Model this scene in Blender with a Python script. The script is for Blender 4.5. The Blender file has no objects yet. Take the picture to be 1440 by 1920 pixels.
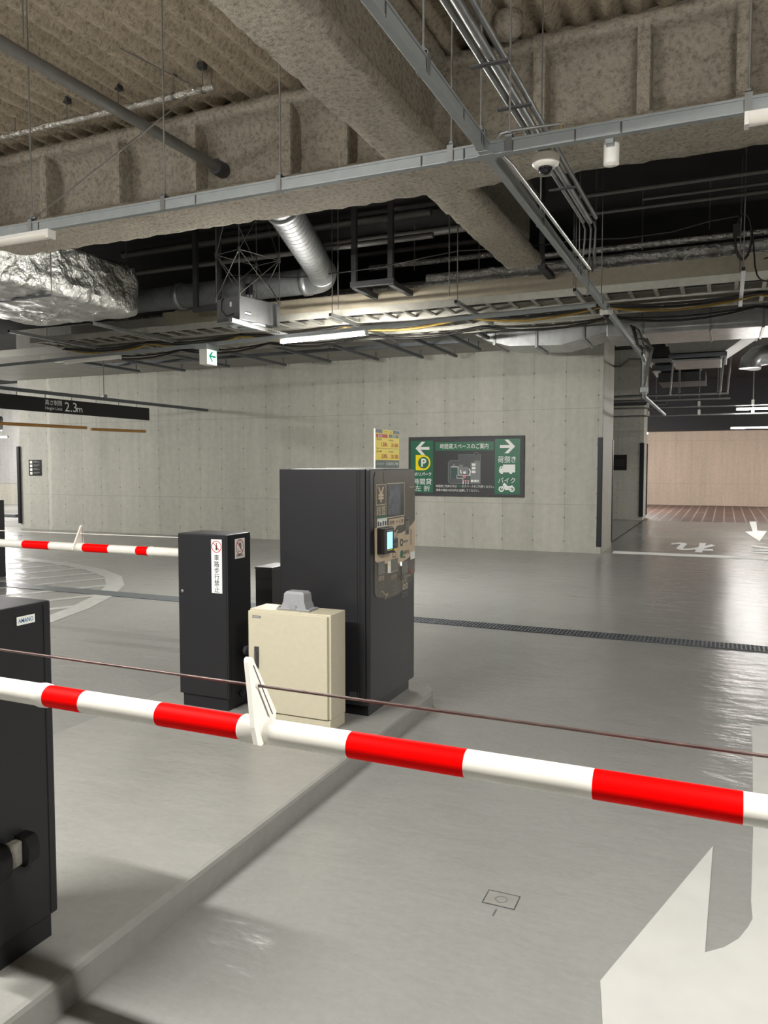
import bpy, bmesh, math, random
from mathutils import Matrix, Vector, noise
random.seed(7)
PI = math.pi
SC = bpy.context.scene
COL = SC.collection

# ------------------------------------------------------------------ camera
F_PX, HZ, CAM_H, VPX = 1450.0, 875.0, 1.62, 1360.0
PITCH = math.atan((960 - HZ) / F_PX)
YAW = math.atan2(VPX - 720, F_PX * math.cos(PITCH) + (960 - HZ) * math.sin(PITCH))
RV = Vector((math.cos(YAW), math.sin(YAW), 0))
FV = Vector((-math.sin(YAW) * math.cos(PITCH), math.cos(YAW) * math.cos(PITCH), -math.sin(PITCH)))
UV = RV.cross(FV)
CV = Vector((0, 0, CAM_H))
cam = bpy.data.cameras.new('camera')
cam.sensor_fit = 'VERTICAL'
cam.sensor_height = 36.0
cam.sensor_width = 27.0
cam.lens = F_PX / 1920 * 36.0
cam.clip_end = 200
cam_ob = bpy.data.objects.new('camera', cam)
COL.objects.link(cam_ob)
M = Matrix((RV, UV, -FV)).transposed().to_4x4()
M.translation = CV
cam_ob.matrix_world = M
SC.camera = cam_ob

# ------------------------------------------------------------------ world, exposure
world = bpy.data.worlds.new('world')
SC.world = world
world.use_nodes = True
world.node_tree.nodes['Background'].inputs[0].default_value = (0.9, 0.95, 1, 1)
world.node_tree.nodes['Background'].inputs[1].default_value = 0.02
SC.view_settings.view_transform = 'Standard'
SC.view_settings.look = 'None'
SC.view_settings.gamma = 1.0
SC.view_settings.exposure = 2.25
SC.view_settings.use_curve_mapping = False
GLOW = 120.0            # brightness of a lit diffuser


def at(u, v, X=None, Y=None, z=None):
    """point of the place seen at u,v (1440x1920) on a known plane"""
    d = RV * ((u - 720) / F_PX) + UV * ((960 - v) / F_PX) + FV
    if z is not None:
        t = (z - CAM_H) / d.z
    elif X is not None:
        t = X / d.x
    else:
        t = Y / d.y
    return CV + d * t


def lin(r, g, b):
    f = lambda c: (c / 255 / 12.92) if c / 255 <= 0.04045 else ((c / 255 + 0.055) / 1.055) ** 2.4
    return (f(r), f(g), f(b), 1)


# ------------------------------------------------------------------ materials
class NT:
    def __init__(s, name):
        s.m = bpy.data.materials.new(name)
        s.m.use_nodes = True
        s.t = s.m.node_tree
        s.b = s.t.nodes['Principled BSDF']

    def n(s, typ, **kw):
        nd = s.t.nodes.new(typ)
        for k, v in kw.items():
            if k in nd.bl_rna.properties:
                setattr(nd, k, v)
            else:
                nd.inputs[k].default_value = v
        return nd

    def l(s, a, b):
        s.t.links.new(a, b)

    def coord(s):
        return s.n('ShaderNodeTexCoord').outputs['Object']

    def noise(s, co, scale, detail=4, rough=0.55, stretch=None):
        if stretch:
            mp = s.n('ShaderNodeMapping')
            mp.inputs['Scale'].default_value = stretch
            s.l(co, mp.inputs['Vector'])
            co = mp.outputs[0]
        nd = s.n('ShaderNodeTexNoise')
        nd.inputs['Scale'].default_value = scale
        nd.inputs['Detail'].default_value = detail
        nd.inputs['Roughness'].default_value = rough
        s.l(co, nd.inputs['Vector'])
        return nd.outputs['Fac']

    def ramp(s, fac, stops):
        r = s.n('ShaderNodeValToRGB')
        e = r.color_ramp.elements
        while len(e) < len(stops):
            e.new(0.5)
        for i, (p, c) in enumerate(stops):
            e[i].position = p
            e[i].color = c
        s.l(fac, r.inputs[0])
        return r.outputs[0]

    def math(s, op, a, b=None):
        nd = s.n('ShaderNodeMath', operation=op)
        for i, x in enumerate((a, b)):
            if x is None:
                continue
            if isinstance(x, (int, float)):
                nd.inputs[i].default_value = x
            else:
                s.l(x, nd.inputs[i])
        return nd.outputs[0]

    def mixc(s, fac, a, b, mode='MIX'):
        nd = s.n('ShaderNodeMix', data_type='RGBA', blend_type=mode)
        for k, x in ((0, fac), (6, a), (7, b)):
            if isinstance(x, (int, float)):
                nd.inputs[k].default_value = x
            elif isinstance(x, tuple):
                nd.inputs[k].default_value = x
            else:
                s.l(x, nd.inputs[k])
        return nd.outputs[2]

    def bump(s, h, strength=0.3, dist=0.01, prev=None):
        nd = s.n('ShaderNodeBump')
        nd.inputs['Strength'].default_value = strength
        nd.inputs['Distance'].default_value = dist
        s.l(h, nd.inputs['Height'])
        if prev is not None:
            s.l(prev, nd.inputs['Normal'])
        return nd.outputs[0]

    def set(s, **kw):
        for k, v in kw.items():
            k = {'base': 'Base Color', 'rough': 'Roughness', 'metal': 'Metallic', 'normal': 'Normal',
                 'spec': 'Specular IOR Level', 'coat': 'Coat Weight', 'emc': 'Emission Color', 'ems': 'Emission Strength'}.get(k, k)
            if isinstance(v, (int, float, tuple)):
                s.b.inputs[k].default_value = v
            else:
                s.l(v, s.b.inputs[k])
        return s.m


def simple(name, rgb, rough=0.5, metal=0.0, var=0.08, scale=14, bump=0.0, bscale=200, bdist=0.001, **kw):
    t = NT(name)
    co = t.coord()
    c = lin(*rgb)
    lo = tuple(x * (1 - var) for x in c[:3]) + (1,)
    hi = tuple(min(1, x * (1 + var)) for x in c[:3]) + (1,)
    col = t.ramp(t.noise(co, scale), [(0.3, lo), (0.7, hi)])
    t.set(base=col, rough=rough, metal=metal, **kw)
    if bump:
        t.set(normal=t.bump(t.noise(co, bscale, 2), bump, bdist))
    return t.m


def glow(name, rgb, strength, base=(230, 230, 230)):
    t = NT(name)
    return t.set(base=lin(*base), emc=lin(*rgb), ems=strength, rough=0.4)


def concrete(name, rgb, joints=True, band=None, dark=0.5, tie=True):
    """board-marked fair-faced concrete: panel joints every 0.6 m, tie holes every 0.6 x 0.45 m"""
    t = NT(name)
    co = t.coord()
    sp = t.n('ShaderNodeSeparateXYZ')
    t.l(co, sp.inputs[0])
    c = lin(*rgb)
    sc = lambda k: tuple(min(1, x * k) for x in c[:3]) + (1,)
    big = t.noise(co, 0.55, 5, 0.6, (1, 1, 0.6))
    streak = t.noise(co, 2.2, 4, 0.6, (2.2, 2.2, 0.18))
    fine = t.noise(co, 9, 6, 0.65)
    col = t.ramp(big, [(0.3, sc(0.72)), (0.7, sc(1.2))])
    col = t.mixc(0.55, col, t.ramp(streak, [(0.35, sc(0.78)), (0.65, sc(1.18))]))
    col = t.mixc(0.4, col, t.ramp(fine, [(0.3, sc(0.75)), (0.7, sc(1.2))]))
    h = fine
    ax = t.math('ADD', sp.outputs[0], sp.outputs[1])
    if joints:
        fx = t.math('FRACT', t.math('MULTIPLY', t.math('ADD', ax, 0.02), 1 / 0.6))
        jx = t.math('LESS_THAN', fx, 0.013)
        fz = t.math('FRACT', t.math('MULTIPLY', t.math('ADD', sp.outputs[2], -0.9), 1 / 1.8))
        jz = t.math('LESS_THAN', fz, 0.006)
        j = t.math('MAXIMUM', jx, jz)
        pid = t.n('ShaderNodeTexWhiteNoise', noise_dimensions='1D')
        t.l(t.math('FLOOR', t.math('MULTIPLY', t.math('ADD', ax, 0.02), 1 / 0.6)), pid.inputs['W'])
        col = t.mixc(0.16, col, t.ramp(pid.outputs[0], [(0, sc(0.7)), (1, sc(1.2))]))
        col = t.mixc(t.math('MULTIPLY', j, 0.42), col, sc(0.35))
    if tie:
        dx = t.math('ABSOLUTE', t.math('SUBTRACT', t.math('FRACT', t.math('MULTIPLY', t.math('ADD', ax, 0.32), 1 / 0.6)), 0.5))
        dz = t.math('ABSOLUTE', t.math('SUBTRACT', t.math('FRACT', t.math('MULTIPLY', t.math('ADD', sp.outputs[2], 0.02), 1 / 0.455)), 0.5))
        d = t.math('SQRT', t.math('ADD', t.math('POWER', t.math('MULTIPLY', dx, 0.6), 2), t.math('POWER', t.math('MULTIPLY', dz, 0.455), 2)))
        hole = t.math('LESS_THAN', d, 0.019)
        col = t.mixc(t.math('MULTIPLY', hole, 0.52), col, sc(0.22))
    if joints:
        wob = t.math('MULTIPLY', t.noise(co, 2.5, 5, 0.7, (0.01, 0.01, 1)), 0.22)
        lime = t.math('LESS_THAN', t.math('ABSOLUTE', t.math('ADD', sp.outputs[0], t.math('ADD', 15.78, wob))), 0.05)
        col = t.mixc(t.math('MULTIPLY', lime, 0.35), col, sc(1.5))
    t.set(base=col, rough=0.62, normal=t.bump(h, 0.15, 0.01))
    return t.m


def floor_mat(name, rgb, worn=0.5):
    t = NT(name)
    co = t.coord()
    c = lin(*rgb)
    sc = lambda k: tuple(min(1, x * k) for x in c[:3]) + (1,)
    col = t.ramp(t.noise(co, 0.7, 5, 0.6), [(0.3, sc(0.88)), (0.7, sc(1.12))])
    col = t.mixc(0.35, col, t.ramp(t.noise(co, 6, 6, 0.7), [(0.3, sc(0.88)), (0.7, sc(1.08))]))
    col = t.mixc(0.25, col, t.ramp(t.noise(co, 28, 6, 0.75), [(0.35, sc(0.8)), (0.65, sc(1.1))]))
    rough = t.ramp(t.noise(co, 1.1, 4, 0.6), [(0.3, (0.19, 0.19, 0.19, 1)), (0.75, (0.265, 0.265, 0.265, 1))])
    n0 = t.bump(t.noise(co, 11, 3, 0.6, (0.7, 2.2, 1)), 0.28, 0.008)
    n1 = t.bump(t.noise(co, 3.2, 3, 0.55, (1, 1.8, 1)), 0.55, 0.022, n0)
    n2 = t.bump(t.noise(co, 45, 3, 0.5), 0.06, 0.003, n1)
    t.set(base=col, rough=rough, normal=n2, spec=0.24)
    return t.m


def spray_mat(name, rgb, k=1.0):
    t = NT(name)
    co = t.coord()
    c = lin(*rgb)
    sc = lambda q: tuple(min(1, x * q) for x in c[:3]) + (1,)
    col = t.ramp(t.noise(co, 2.0, 5, 0.6), [(0.3, sc(0.75)), (0.7, sc(1.2))])
    pit = t.noise(co, 26, 5, 0.7)
    col = t.mixc(0.6, col, t.ramp(pit, [(0.34, sc(0.32)), (0.5, sc(1.0)), (0.7, sc(1.35))]))
    n1 = t.bump(pit, 0.9 * k, 0.03)
    n2 = t.bump(t.noise(co, 80, 3, 0.6), 0.6 * k, 0.008, n1)
    t.set(base=col, rough=0.95, spec=0.1, normal=n2)
    return t.m


def foil_mat(name, rgb=(205, 205, 203), s=1.0, strength=0.9):
    t = NT(name)
    co = t.coord()
    v = t.n('ShaderNodeTexVoronoi', feature='F1')
    v.inputs['Scale'].default_value = 5.5 * s
    nz = t.n('ShaderNodeTexNoise')
    nz.inputs['Scale'].default_value = 3.5 * s
    nz.inputs['Detail'].default_value = 5
    t.l(co, nz.inputs['Vector'])
    mx = t.n('ShaderNodeMix', data_type='VECTOR')
    mx.inputs[0].default_value = 0.35
    t.l(co, mx.inputs[4])
    t.l(nz.outputs['Color'], mx.inputs[5])
    t.l(mx.outputs[1], v.inputs['Vector'])
    n1 = t.bump(v.outputs['Distance'], strength, 0.09)
    n2 = t.bump(t.noise(co, 16 * s, 5, 0.7), 0.5, 0.03, n1)
    t.set(base=lin(*rgb), metal=0.95, rough=0.3, normal=n2)
    return t.m


def galv(name, rgb=(150, 152, 152), rough=0.38, metal=0.75, rings=0):
    t = NT(name)
    co = t.coord()
    c = lin(*rgb)
    col = t.ramp(t.noise(co, 9, 4), [(0.3, tuple(x * 0.85 for x in c[:3]) + (1,)), (0.7, tuple(min(1, x * 1.12) for x in c[:3]) + (1,))])
    t.set(base=col, metal=metal, rough=rough, normal=t.bump(t.noise(co, 3, 3), 0.15, 0.01))
    return t.m


def paving_mat(name):
    t = NT(name)
    co = t.coord()
    b = t.n('ShaderNodeTexBrick')
    b.inputs['Color1'].default_value = lin(104, 80, 72)
    b.inputs['Color2'].default_value = lin(88, 68, 62)
    b.inputs['Mortar'].default_value = lin(150, 130, 118)
    b.inputs['Scale'].default_value = 1.0
    b.inputs['Mortar Size'].default_value = 0.02
    b.inputs['Brick Width'].default_value = 0.9
    b.inputs['Row Height'].default_value = 0.3
    mp = t.n('ShaderNodeMapping')
    mp.inputs['Rotation'].default_value = (0, 0, PI / 2)
    t.l(co, mp.inputs[0])
    t.l(mp.outputs[0], b.inputs['Vector'])
    t.set(base=b.outputs[0], rough=0.55)
    return t.m


MT = {}
MT['floor'] = floor_mat('grey_epoxy_floor', (141, 141, 138))
MT['island'] = floor_mat('grey_island_coating', (147, 146, 142))
MT['paint'] = simple('white_road_paint', (190, 190, 186), 0.4, var=0.05, scale=5)
MT['paint_fresh'] = simple('fresh_white_paint', (246, 246, 243), 0.6, var=0.02, scale=5, spec=0.1)
MT['paint_worn'] = simple('worn_road_paint', (178, 179, 174), 0.42, var=0.12, scale=9)
MT['wall'] = concrete('fair_faced_concrete', (190, 189, 178))
MT['wall_far'] = concrete('board_marked_concrete', (196, 176, 158), tie=False)
MT['wall_plain'] = concrete('plain_concrete', (168, 166, 162), joints=False, tie=False)
MT['pier'] = concrete('pier_concrete', (176, 172, 160), joints=False, tie=False)
MT['soffit'] = simple('grey_soffit_board', (150, 148, 140), 0.7, var=0.1, scale=3)
MT['tan'] = simple('tan_painted_steel', (150, 141, 122), 0.5, var=0.08)
MT['spray'] = spray_mat('sprayed_fireproofing', (172, 164, 150))
MT['spray_deck'] = spray_mat('sprayed_deck_coating', (184, 172, 152), 0.8)
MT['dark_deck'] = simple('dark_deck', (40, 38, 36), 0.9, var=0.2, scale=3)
MT['dark_soffit'] = simple('dark_painted_soffit', (30, 28, 32), 0.7, var=0.15)
MT['black'] = simple('black_powder_coat', (34, 34, 37), 0.42, var=0.06, scale=40, bump=0.08, bscale=900, bdist=0.0006)
MT['black_deep'] = simple('black_plastic', (14, 14, 16), 0.4, var=0.1)
MT['black_groove'] = simple('shadow_gap_rubber', (10, 10, 11), 0.7, var=0.1)
MT['guard'] = simple('navy_black_guard_rubber', (24, 26, 36), 0.45, var=0.1)
MT['cream'] = simple('cream_enamel', (200, 193, 170), 0.38, var=0.03, scale=30)
MT['cream_dark'] = simple('cream_gasket', (176, 168, 146), 0.5, var=0.05)
MT['greyplastic'] = simple('grey_plastic', (152, 153, 158), 0.45, var=0.05)
MT['white'] = simple('white_enamel', (236, 233, 224), 0.3, var=0.03)
MT['white_plastic'] = simple('white_plastic', (226, 224, 218), 0.4, var=0.03)
MT['red'] = simple('red_reflective_sheet', (255, 0, 0), 0.55, var=0.0, spec=0.06)
MT['wire'] = simple('rusty_wire_rope', (96, 78, 74), 0.45, 0.5, var=0.3, scale=30)
MT['galv'] = galv('galvanised_steel')
MT['galv_dark'] = galv('dull_galvanised_steel', (108, 112, 116), 0.5, 0.6)
MT['trough'] = simple('grey_painted_trough', (150, 155, 156), 0.42, 0.25, var=0.06)
MT['spiral'] = galv('spiral_duct_steel', (120, 122, 122), 0.55, 0.5)
MT['sheet'] = galv('duct_sheet_steel', (186, 188, 188), 0.34, 0.8)
MT['foil'] = foil_mat('crinkled_foil', (212, 212, 208), 1.0, 0.55)
MT['lagging'] = foil_mat('foil_pipe_lagging', (225, 222, 216), 2.2, 0.5)
MT['rod'] = simple('zinc_rod', (128, 126, 122), 0.45, 0.5, var=0.1)
MT['pipe_grey'] = simple('grey_pipe', (112, 110, 106), 0.5, 0.3, var=0.1)
MT['steel_dark'] = simple('dark_steel_hanger', (72, 72, 74), 0.6, 0.3, var=0.15)
MT['ladder'] = simple('zinc_ladder_rung', (168, 166, 156), 0.4, 0.5, var=0.1)
MT['cable_black'] = simple('black_cable_sheath', (26, 24, 22), 0.5, var=0.2)
MT['cable_yellow'] = simple('yellow_cable_sheath', (150, 122, 50), 0.5, var=0.2)
MT['cable_green'] = simple('earth_cable_sheath', (150, 140, 70), 0.5, var=0.15)
MT['grate'] = simple('cast_grate', (104, 108, 114), 0.5, 0.5, var=0.2)
MT['hatch_lid'] = simple('floor_coloured_lid', (138, 137, 132), 0.4)
MT['pit'] = simple('drain_pit', (18, 18, 20), 0.8, var=0.2)
MT['cover'] = simple('drain_cover_steel', (112, 118, 122), 0.4, 0.4, var=0.1)
MT['green'] = simple('sign_green', (38, 108, 78), 0.45, var=0.04)
MT['sign_dark'] = simple('sign_charcoal', (56, 57, 60), 0.5, var=0.05)
MT['ink_white'] = simple('white_lettering', (240, 243, 238), 0.5, var=0.02)
MT['ink_grey'] = simple('grey_linework', (128, 132, 132), 0.5, var=0.04)
MT['ink_mid'] = simple('map_grey', (86, 90, 90), 0.5, var=0.04)
MT['ink_black'] = simple('black_lettering', (26, 26, 28), 0.5, var=0.05)
MT['ink_red'] = simple('red_lettering', (196, 58, 34), 0.5, var=0.04)
MT['pink'] = simple('map_pink', (208, 132, 136), 0.5, var=0.04)
MT['yellow'] = simple('sign_yellow', (255, 232, 0), 0.45, var=0.03)
MT['board_yellow'] = simple('board_yellow', (252, 226, 50), 0.45, var=0.03)
MT['board_dark'] = simple('board_dark_green', (62, 88, 84), 0.45, var=0.05)
MT['panel'] = simple('dark_bronze_panel', (88, 84, 72), 0.25, var=0.05)
MT['beige'] = simple('beige_panel_print', (206, 186, 158), 0.35, var=0.04)
MT['beige_ink'] = simple('beige_print', (196, 184, 160), 0.45, var=0.03)
MT['screen'] = simple('unlit_screen_glass', (98, 102, 108), 0.15, var=0.25, scale=9)
MT['screen_blue'] = simple('screen_reflection_print', (92, 102, 114), 0.3, var=0.15)
MT['slot'] = simple('slot_steel', (122, 122, 116), 0.4, 0.3, var=0.08)
MT['orange'] = simple('ochre_bumper_bar', (176, 128, 66), 0.5, var=0.08)
MT['paving'] = paving_mat('brown_block_paving')
MT['diffuser_off'] = simple('unlit_opal_diffuser', (226, 222, 212), 0.35, var=0.02)
MT['diffuser_on'] = glow('lit_opal_diffuser', (255, 252, 246), GLOW)
MT['diffuser_strong'] = glow('strong_lit_opal_diffuser', (255, 252, 246), GLOW * 1.45)
MT['diffuser_soft'] = glow('soft_lit_opal_diffuser', (255, 252, 246), GLOW * 0.32)
MT['diffuser_bright'] = glow('bright_lit_opal_diffuser', (255, 252, 248), GLOW * 2.4)
MT['diffuser_near'] = glow('near_lit_opal_diffuser', (255, 252, 246), GLOW * 1.12)
MT['cyan'] = glow('lit_cyan_display', (90, 215, 255), 0.3)
MT['exit_face'] = glow('lit_exit_panel', (205, 255, 244), 0.3)
MT['exit_green'] = glow('lit_exit_green', (0, 150, 110), 0.12, (0, 140, 100))
MT['led'] = glow('white_led', (255, 255, 255), 0.8)
MT['lens'] = simple('smoked_dome', (22, 22, 26), 0.08, var=0.1)
MT['glass_lens'] = simple('sensor_lens', (150, 146, 136), 0.2, 0.3, var=0.3, scale=30)
MT['rust'] = simple('brown_rubber', (70, 56, 48), 0.5, var=0.1)
MT['chrome'] = galv('chrome', (210, 210, 210), 0.2, 0.95)
MT['rubber'] = simple('grey_rubber', (70, 70, 72), 0.6, var=0.1)


# ------------------------------------------------------------------ mesh builder
def frame(o, u, v):
    u = Vector(u).normalized()
    v = Vector(v).normalized()
    w = u.cross(v)
    m = Matrix((u, v, w)).transposed().to_4x4()
    m.translation = Vector(o)
    return m


ORG = {}


class MB:
    def __init__(s, T=None):
        s.v, s.f, s.m, s.sm = [], [], [], []
        s.mats = []
        s.k = 0
        s.T = T or Matrix.Identity(4)

    def mi(s, mat):
        mat = MT[mat] if isinstance(mat, str) else mat
        if mat not in s.mats:
            s.mats.append(mat)
        return s.mats.index(mat)

    def add(s, vs, fs, mat, smooth=False):
        o = len(s.v)
        s.v += [s.T @ Vector(p) for p in vs]
        k = s.mi(mat)
        for f in fs:
            s.f.append([i + o for i in f])
            s.m.append(k)
            s.sm.append(smooth)
        return s

    def box(s, lo, hi, mat, bev=0.0, rz=0.0, piv=None):
        bm = bmesh.new()
        bmesh.ops.create_cube(bm, size=1)
        sx, sy, sz = (hi[i] - lo[i] for i in range(3))
        c = Vector([(hi[i] + lo[i]) / 2 for i in range(3)])
        for v in bm.verts:
            v.co = Vector((v.co.x * sx, v.co.y * sy, v.co.z * sz))
        if bev:
            bmesh.ops.bevel(bm, geom=list(bm.edges), offset=min(bev, 0.45 * min(abs(sx), abs(sy), abs(sz))), segments=2, affect='EDGES', profile=0.6)
        R = Matrix.Rotation(rz, 3, 'Z')
        pv = Vector(piv) if piv is not None else c
        vs = [R @ (v.co + c - pv) + pv for v in bm.verts]
        bm.verts.index_update()
        s.add(vs, [[v.index for v in f.verts] for f in bm.faces], mat)
        bm.free()
        return s

    def tube(s, pts, r, mat, seg=10, cap=True, smooth=True, closed=False):
        pts = [Vector(p) for p in pts]
        n = len(pts)
        rs = r if isinstance(r, (list, tuple)) else [r] * n
        vs, fs = [], []
        up = None
        for i, p in enumerate(pts):
            if closed:
                d = (pts[(i + 1) % n] - pts[i - 1]).normalized()
            else:
                d = (pts[min(i + 1, n - 1)] - pts[max(i - 1, 0)]).normalized()
            if up is None:
                up = Vector((0, 0, 1)) if abs(d.z) < 0.9 else Vector((1, 0, 0))
            a = d.cross(up).normalized()
            b = a.cross(d).normalized()
            up = b
            for k in range(seg):
                t = 2 * PI * k / seg
                vs.append(p + (a * math.cos(t) + b * math.sin(t)) * rs[i])
        m = n if closed else n - 1
        for i in range(m):
            j = (i + 1) % n
            for k in range(seg):
                k2 = (k + 1) % seg
                fs.append([i * seg + k, i * seg + k2, j * seg + k2, j * seg + k])
        s.add(vs, fs, mat, smooth)
        if cap and not closed:
            s.add(vs[:seg], [list(range(seg))[::-1]], mat)
            s.add(vs[-seg:], [list(range(seg))], mat)
        return s

    def lathe(s, prof, c, mat, seg=24, axis='Z', smooth=True):
        vs, fs = [], []
        n = len(prof)
        for r, h in prof:
            for k in range(seg):
                t = 2 * PI * k / seg
                x, y = r * math.cos(t), r * math.sin(t)
                p = {'Z': (x, y, h), 'X': (h, x, y), 'Y': (y, h, x)}[axis]
                vs.append(Vector(c) + Vector(p))
        for i in range(n - 1):
            for k in range(seg):
                k2 = (k + 1) % seg
                fs.append([i * seg + k, i * seg + k2, (i + 1) * seg + k2, (i + 1) * seg + k])
        fs.append(list(range(seg))[::-1])
        fs.append([(n - 1) * seg + k for k in range(seg)])
        return s.add(vs, fs, mat, smooth)

    def prism(s, pts, w0, w1, mat):
        """polygon in local xy, extruded local z from w0 to w1"""
        n = len(pts)
        vs = [(x, y, w0) for x, y in pts] + [(x, y, w1) for x, y in pts]
        fs = [list(range(n))[::-1], list(range(n, 2 * n))]
        fs += [[i, (i + 1) % n, n + (i + 1) % n, n + i] for i in range(n)]
        return s.add(vs, fs, mat)

    def flat(s, pts, w, mat):
        s.k += 1
        w += 2e-5 * s.k
        return s.add([(x, y, w) for x, y in pts], [list(range(len(pts)))], mat)

    def rect(s, x0, y0, x1, y1, w, mat):
        return s.flat([(x0, y0), (x1, y0), (x1, y1), (x0, y1)], w, mat)

    def frame_line(s, x0, y0, x1, y1, t, w, mat):
        s.rect(x0, y0, x1, y0 + t, w, mat)
        s.rect(x0, y1 - t, x1, y1, w, mat)
        s.rect(x0, y0 + t, x0 + t, y1 - t, w, mat)
        return s.rect(x1 - t, y0 + t, x1, y1 - t, w, mat)

    def disc(s, x, y, r, w, mat, seg=28, ry=None):
        return s.flat([(x + r * math.cos(2 * PI * k / seg), y + (ry or r) * math.sin(2 * PI * k / seg)) for k in range(seg)], w, mat)

    def ring(s, x, y, r0, r1, w, mat, seg=32, ky=1.0, a0=0, a1=2 * PI):
        s.k += 1
        w += 2e-5 * s.k
        vs, fs = [], []
        for k in range(seg + 1):
            t = a0 + (a1 - a0) * k / seg
            vs += [(x + r0 * math.cos(t), y + ky * r0 * math.sin(t), w), (x + r1 * math.cos(t), y + ky * r1 * math.sin(t), w)]
        for k in range(seg):
            fs.append([2 * k, 2 * k + 1, 2 * k + 3, 2 * k + 2])
        return s.add(vs, fs, mat)

    def line(s, pts, t, w, mat):
        for (x0, y0), (x1, y1) in zip(pts, pts[1:]):
            d = Vector((x1 - x0, y1 - y0))
            if d.length == 0:
                continue
            d.normalize()
            n = Vector((-d.y, d.x)) * t / 2
            e = d * t / 2
            s.flat([(x0 - e.x + n.x, y0 - e.y + n.y), (x0 - e.x - n.x, y0 - e.y - n.y), (x1 + e.x - n.x, y1 + e.y - n.y), (x1 + e.x + n.x, y1 + e.y + n.y)], w, mat)
        return s

    def text(s, body, x, y, h, w, mat, xs=1.0, bold=0.0, align='CENTER', width=None, rot=0.0, ky=1.0):
        s.k += 1
        w += 2e-5 * s.k
        c = bpy.data.curves.new('lettering', 'FONT')
        c.body = body
        c.size = h
        c.align_x = align
        c.align_y = 'CENTER'
        c.resolution_u = 3
        c.offset = bold * h
        o = bpy.data.objects.new('lettering', c)
        COL.objects.link(o)
        dg = bpy.context.evaluated_depsgraph_get()
        me = bpy.data.meshes.new_from_object(o.evaluated_get(dg))
        bpy.data.objects.remove(o)
        bpy.data.curves.remove(c)
        co = [v.co.copy() for v in me.vertices]
        if co:
            x0, x1 = min(p.x for p in co), max(p.x for p in co)
            y0, y1 = min(p.y for p in co), max(p.y for p in co)
            if width:
                xs = width / max(1e-6, x1 - x0)
            cx = (x0 + x1) / 2 if align == 'CENTER' else x0
            cy = (y0 + y1) / 2
            cr, sr = math.cos(rot), math.sin(rot)
            out = []
            for p in co:
                a, b = (p.x - cx) * xs, (p.y - cy) * ky
                out.append((x + a * cr - b * sr, y + a * sr + b * cr, w))
            s.add(out, [list(f.vertices) for f in me.polygons], mat)
        bpy.data.meshes.remove(me)
        return s

    def build(s, name, parent=None, org=None, bevel=0):
        me = bpy.data.meshes.new(name)
        if org is None:
            if parent is not None:
                org = ORG[parent.name]
            else:
                xs = [p.x for p in s.v]
                ys = [p.y for p in s.v]
                org = Vector(((min(xs) + max(xs)) / 2, (min(ys) + max(ys)) / 2, min(p.z for p in s.v)))
        org = Vector(org)
        me.from_pydata([p - org for p in s.v], [], s.f)
        for m in s.mats:
            me.materials.append(m)
        for p, k, q in zip(me.polygons, s.m, s.sm):
            p.material_index = k
            p.use_smooth = q
        me.update()
        o = bpy.data.objects.new(name, me)
        COL.objects.link(o)
        if parent is not None:
            o.parent = parent
            o.location = org - ORG[parent.name]
        else:
            o.location = org
        ORG[o.name] = org
        return o


def tag(o, label=None, cat=None, group=None, kind=None):
    if label:
        o['label'] = label
    if cat:
        o['category'] = cat
    if group:
        o['group'] = group
    if kind:
        o['kind'] = kind
    return o


def thing(name, loc, label, cat, group=None):
    o = bpy.data.objects.new(name, None)
    o.empty_display_size = 0.1
    COL.objects.link(o)
    o.location = loc
    ORG[o.name] = Vector(loc)
    return tag(o, label, cat, group)


def struct(mb, name, parent=None, label=None):
    o = mb.build(name, parent, org=(0, 0, 0) if parent is None else None)
    o['kind'] = 'structure'
    if label:
        o['label'] = label
    return o


def dup(root, delta, label, group=None):
    r = root.copy()
    COL.objects.link(r)
    r.location = root.location + Vector(delta)
    ORG[r.name] = ORG[root.name] + Vector(delta)
    r['label'] = label
    if group:
        r['group'] = group
    for ch in list(root.children):
        c = ch.copy()
        COL.objects.link(c)
        c.parent = r
        for g in list(ch.children):
            d = g.copy()
            COL.objects.link(d)
            d.parent = c
    return r


def arc(cx, cy, r, a0, a1, n=10):
    return [(cx + r * math.cos(a0 + (a1 - a0) * i / n), cy + r * math.sin(a0 + (a1 - a0) * i / n)) for i in range(n + 1)]


ORD = ['first', 'second', 'third', 'fourth', 'fifth', 'sixth', 'seventh', 'eighth', 'ninth', 'tenth', 'eleventh', 'twelfth',
       'thirteenth', 'fourteenth', 'fifteenth', 'sixteenth']

# ================================================================== THE SETTING
WY = 14.75                       # face of the long concrete wall
DZ = 4.95                        # underside of the sprayed deck
GZ = 4.0                         # underside of the girders

mb = MB()
mb.add([(-44, -8, 0), (6, -8, 0), (6, 24.5, 0), (-44, 24.5, 0)], [[0, 1, 2, 3]], 'floor')
floor = struct(mb, 'floor')
mb = MB()
mb.add([(-44, 24.5, 0), (6, 24.5, 0), (6, 36, 0), (-44, 36, 0)], [[0, 1, 2, 3]], 'paving')
struct(mb, 'floor_paving')


# painted markings are parts of the floor
def fpoly(name, polys, mat='paint', h=0.0025, label=None):
    m = MB()
    for p in polys:
        m.flat(p, h, mat)
    o = m.build(name, floor)
    if label:
        o['label'] = label
    return o


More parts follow.
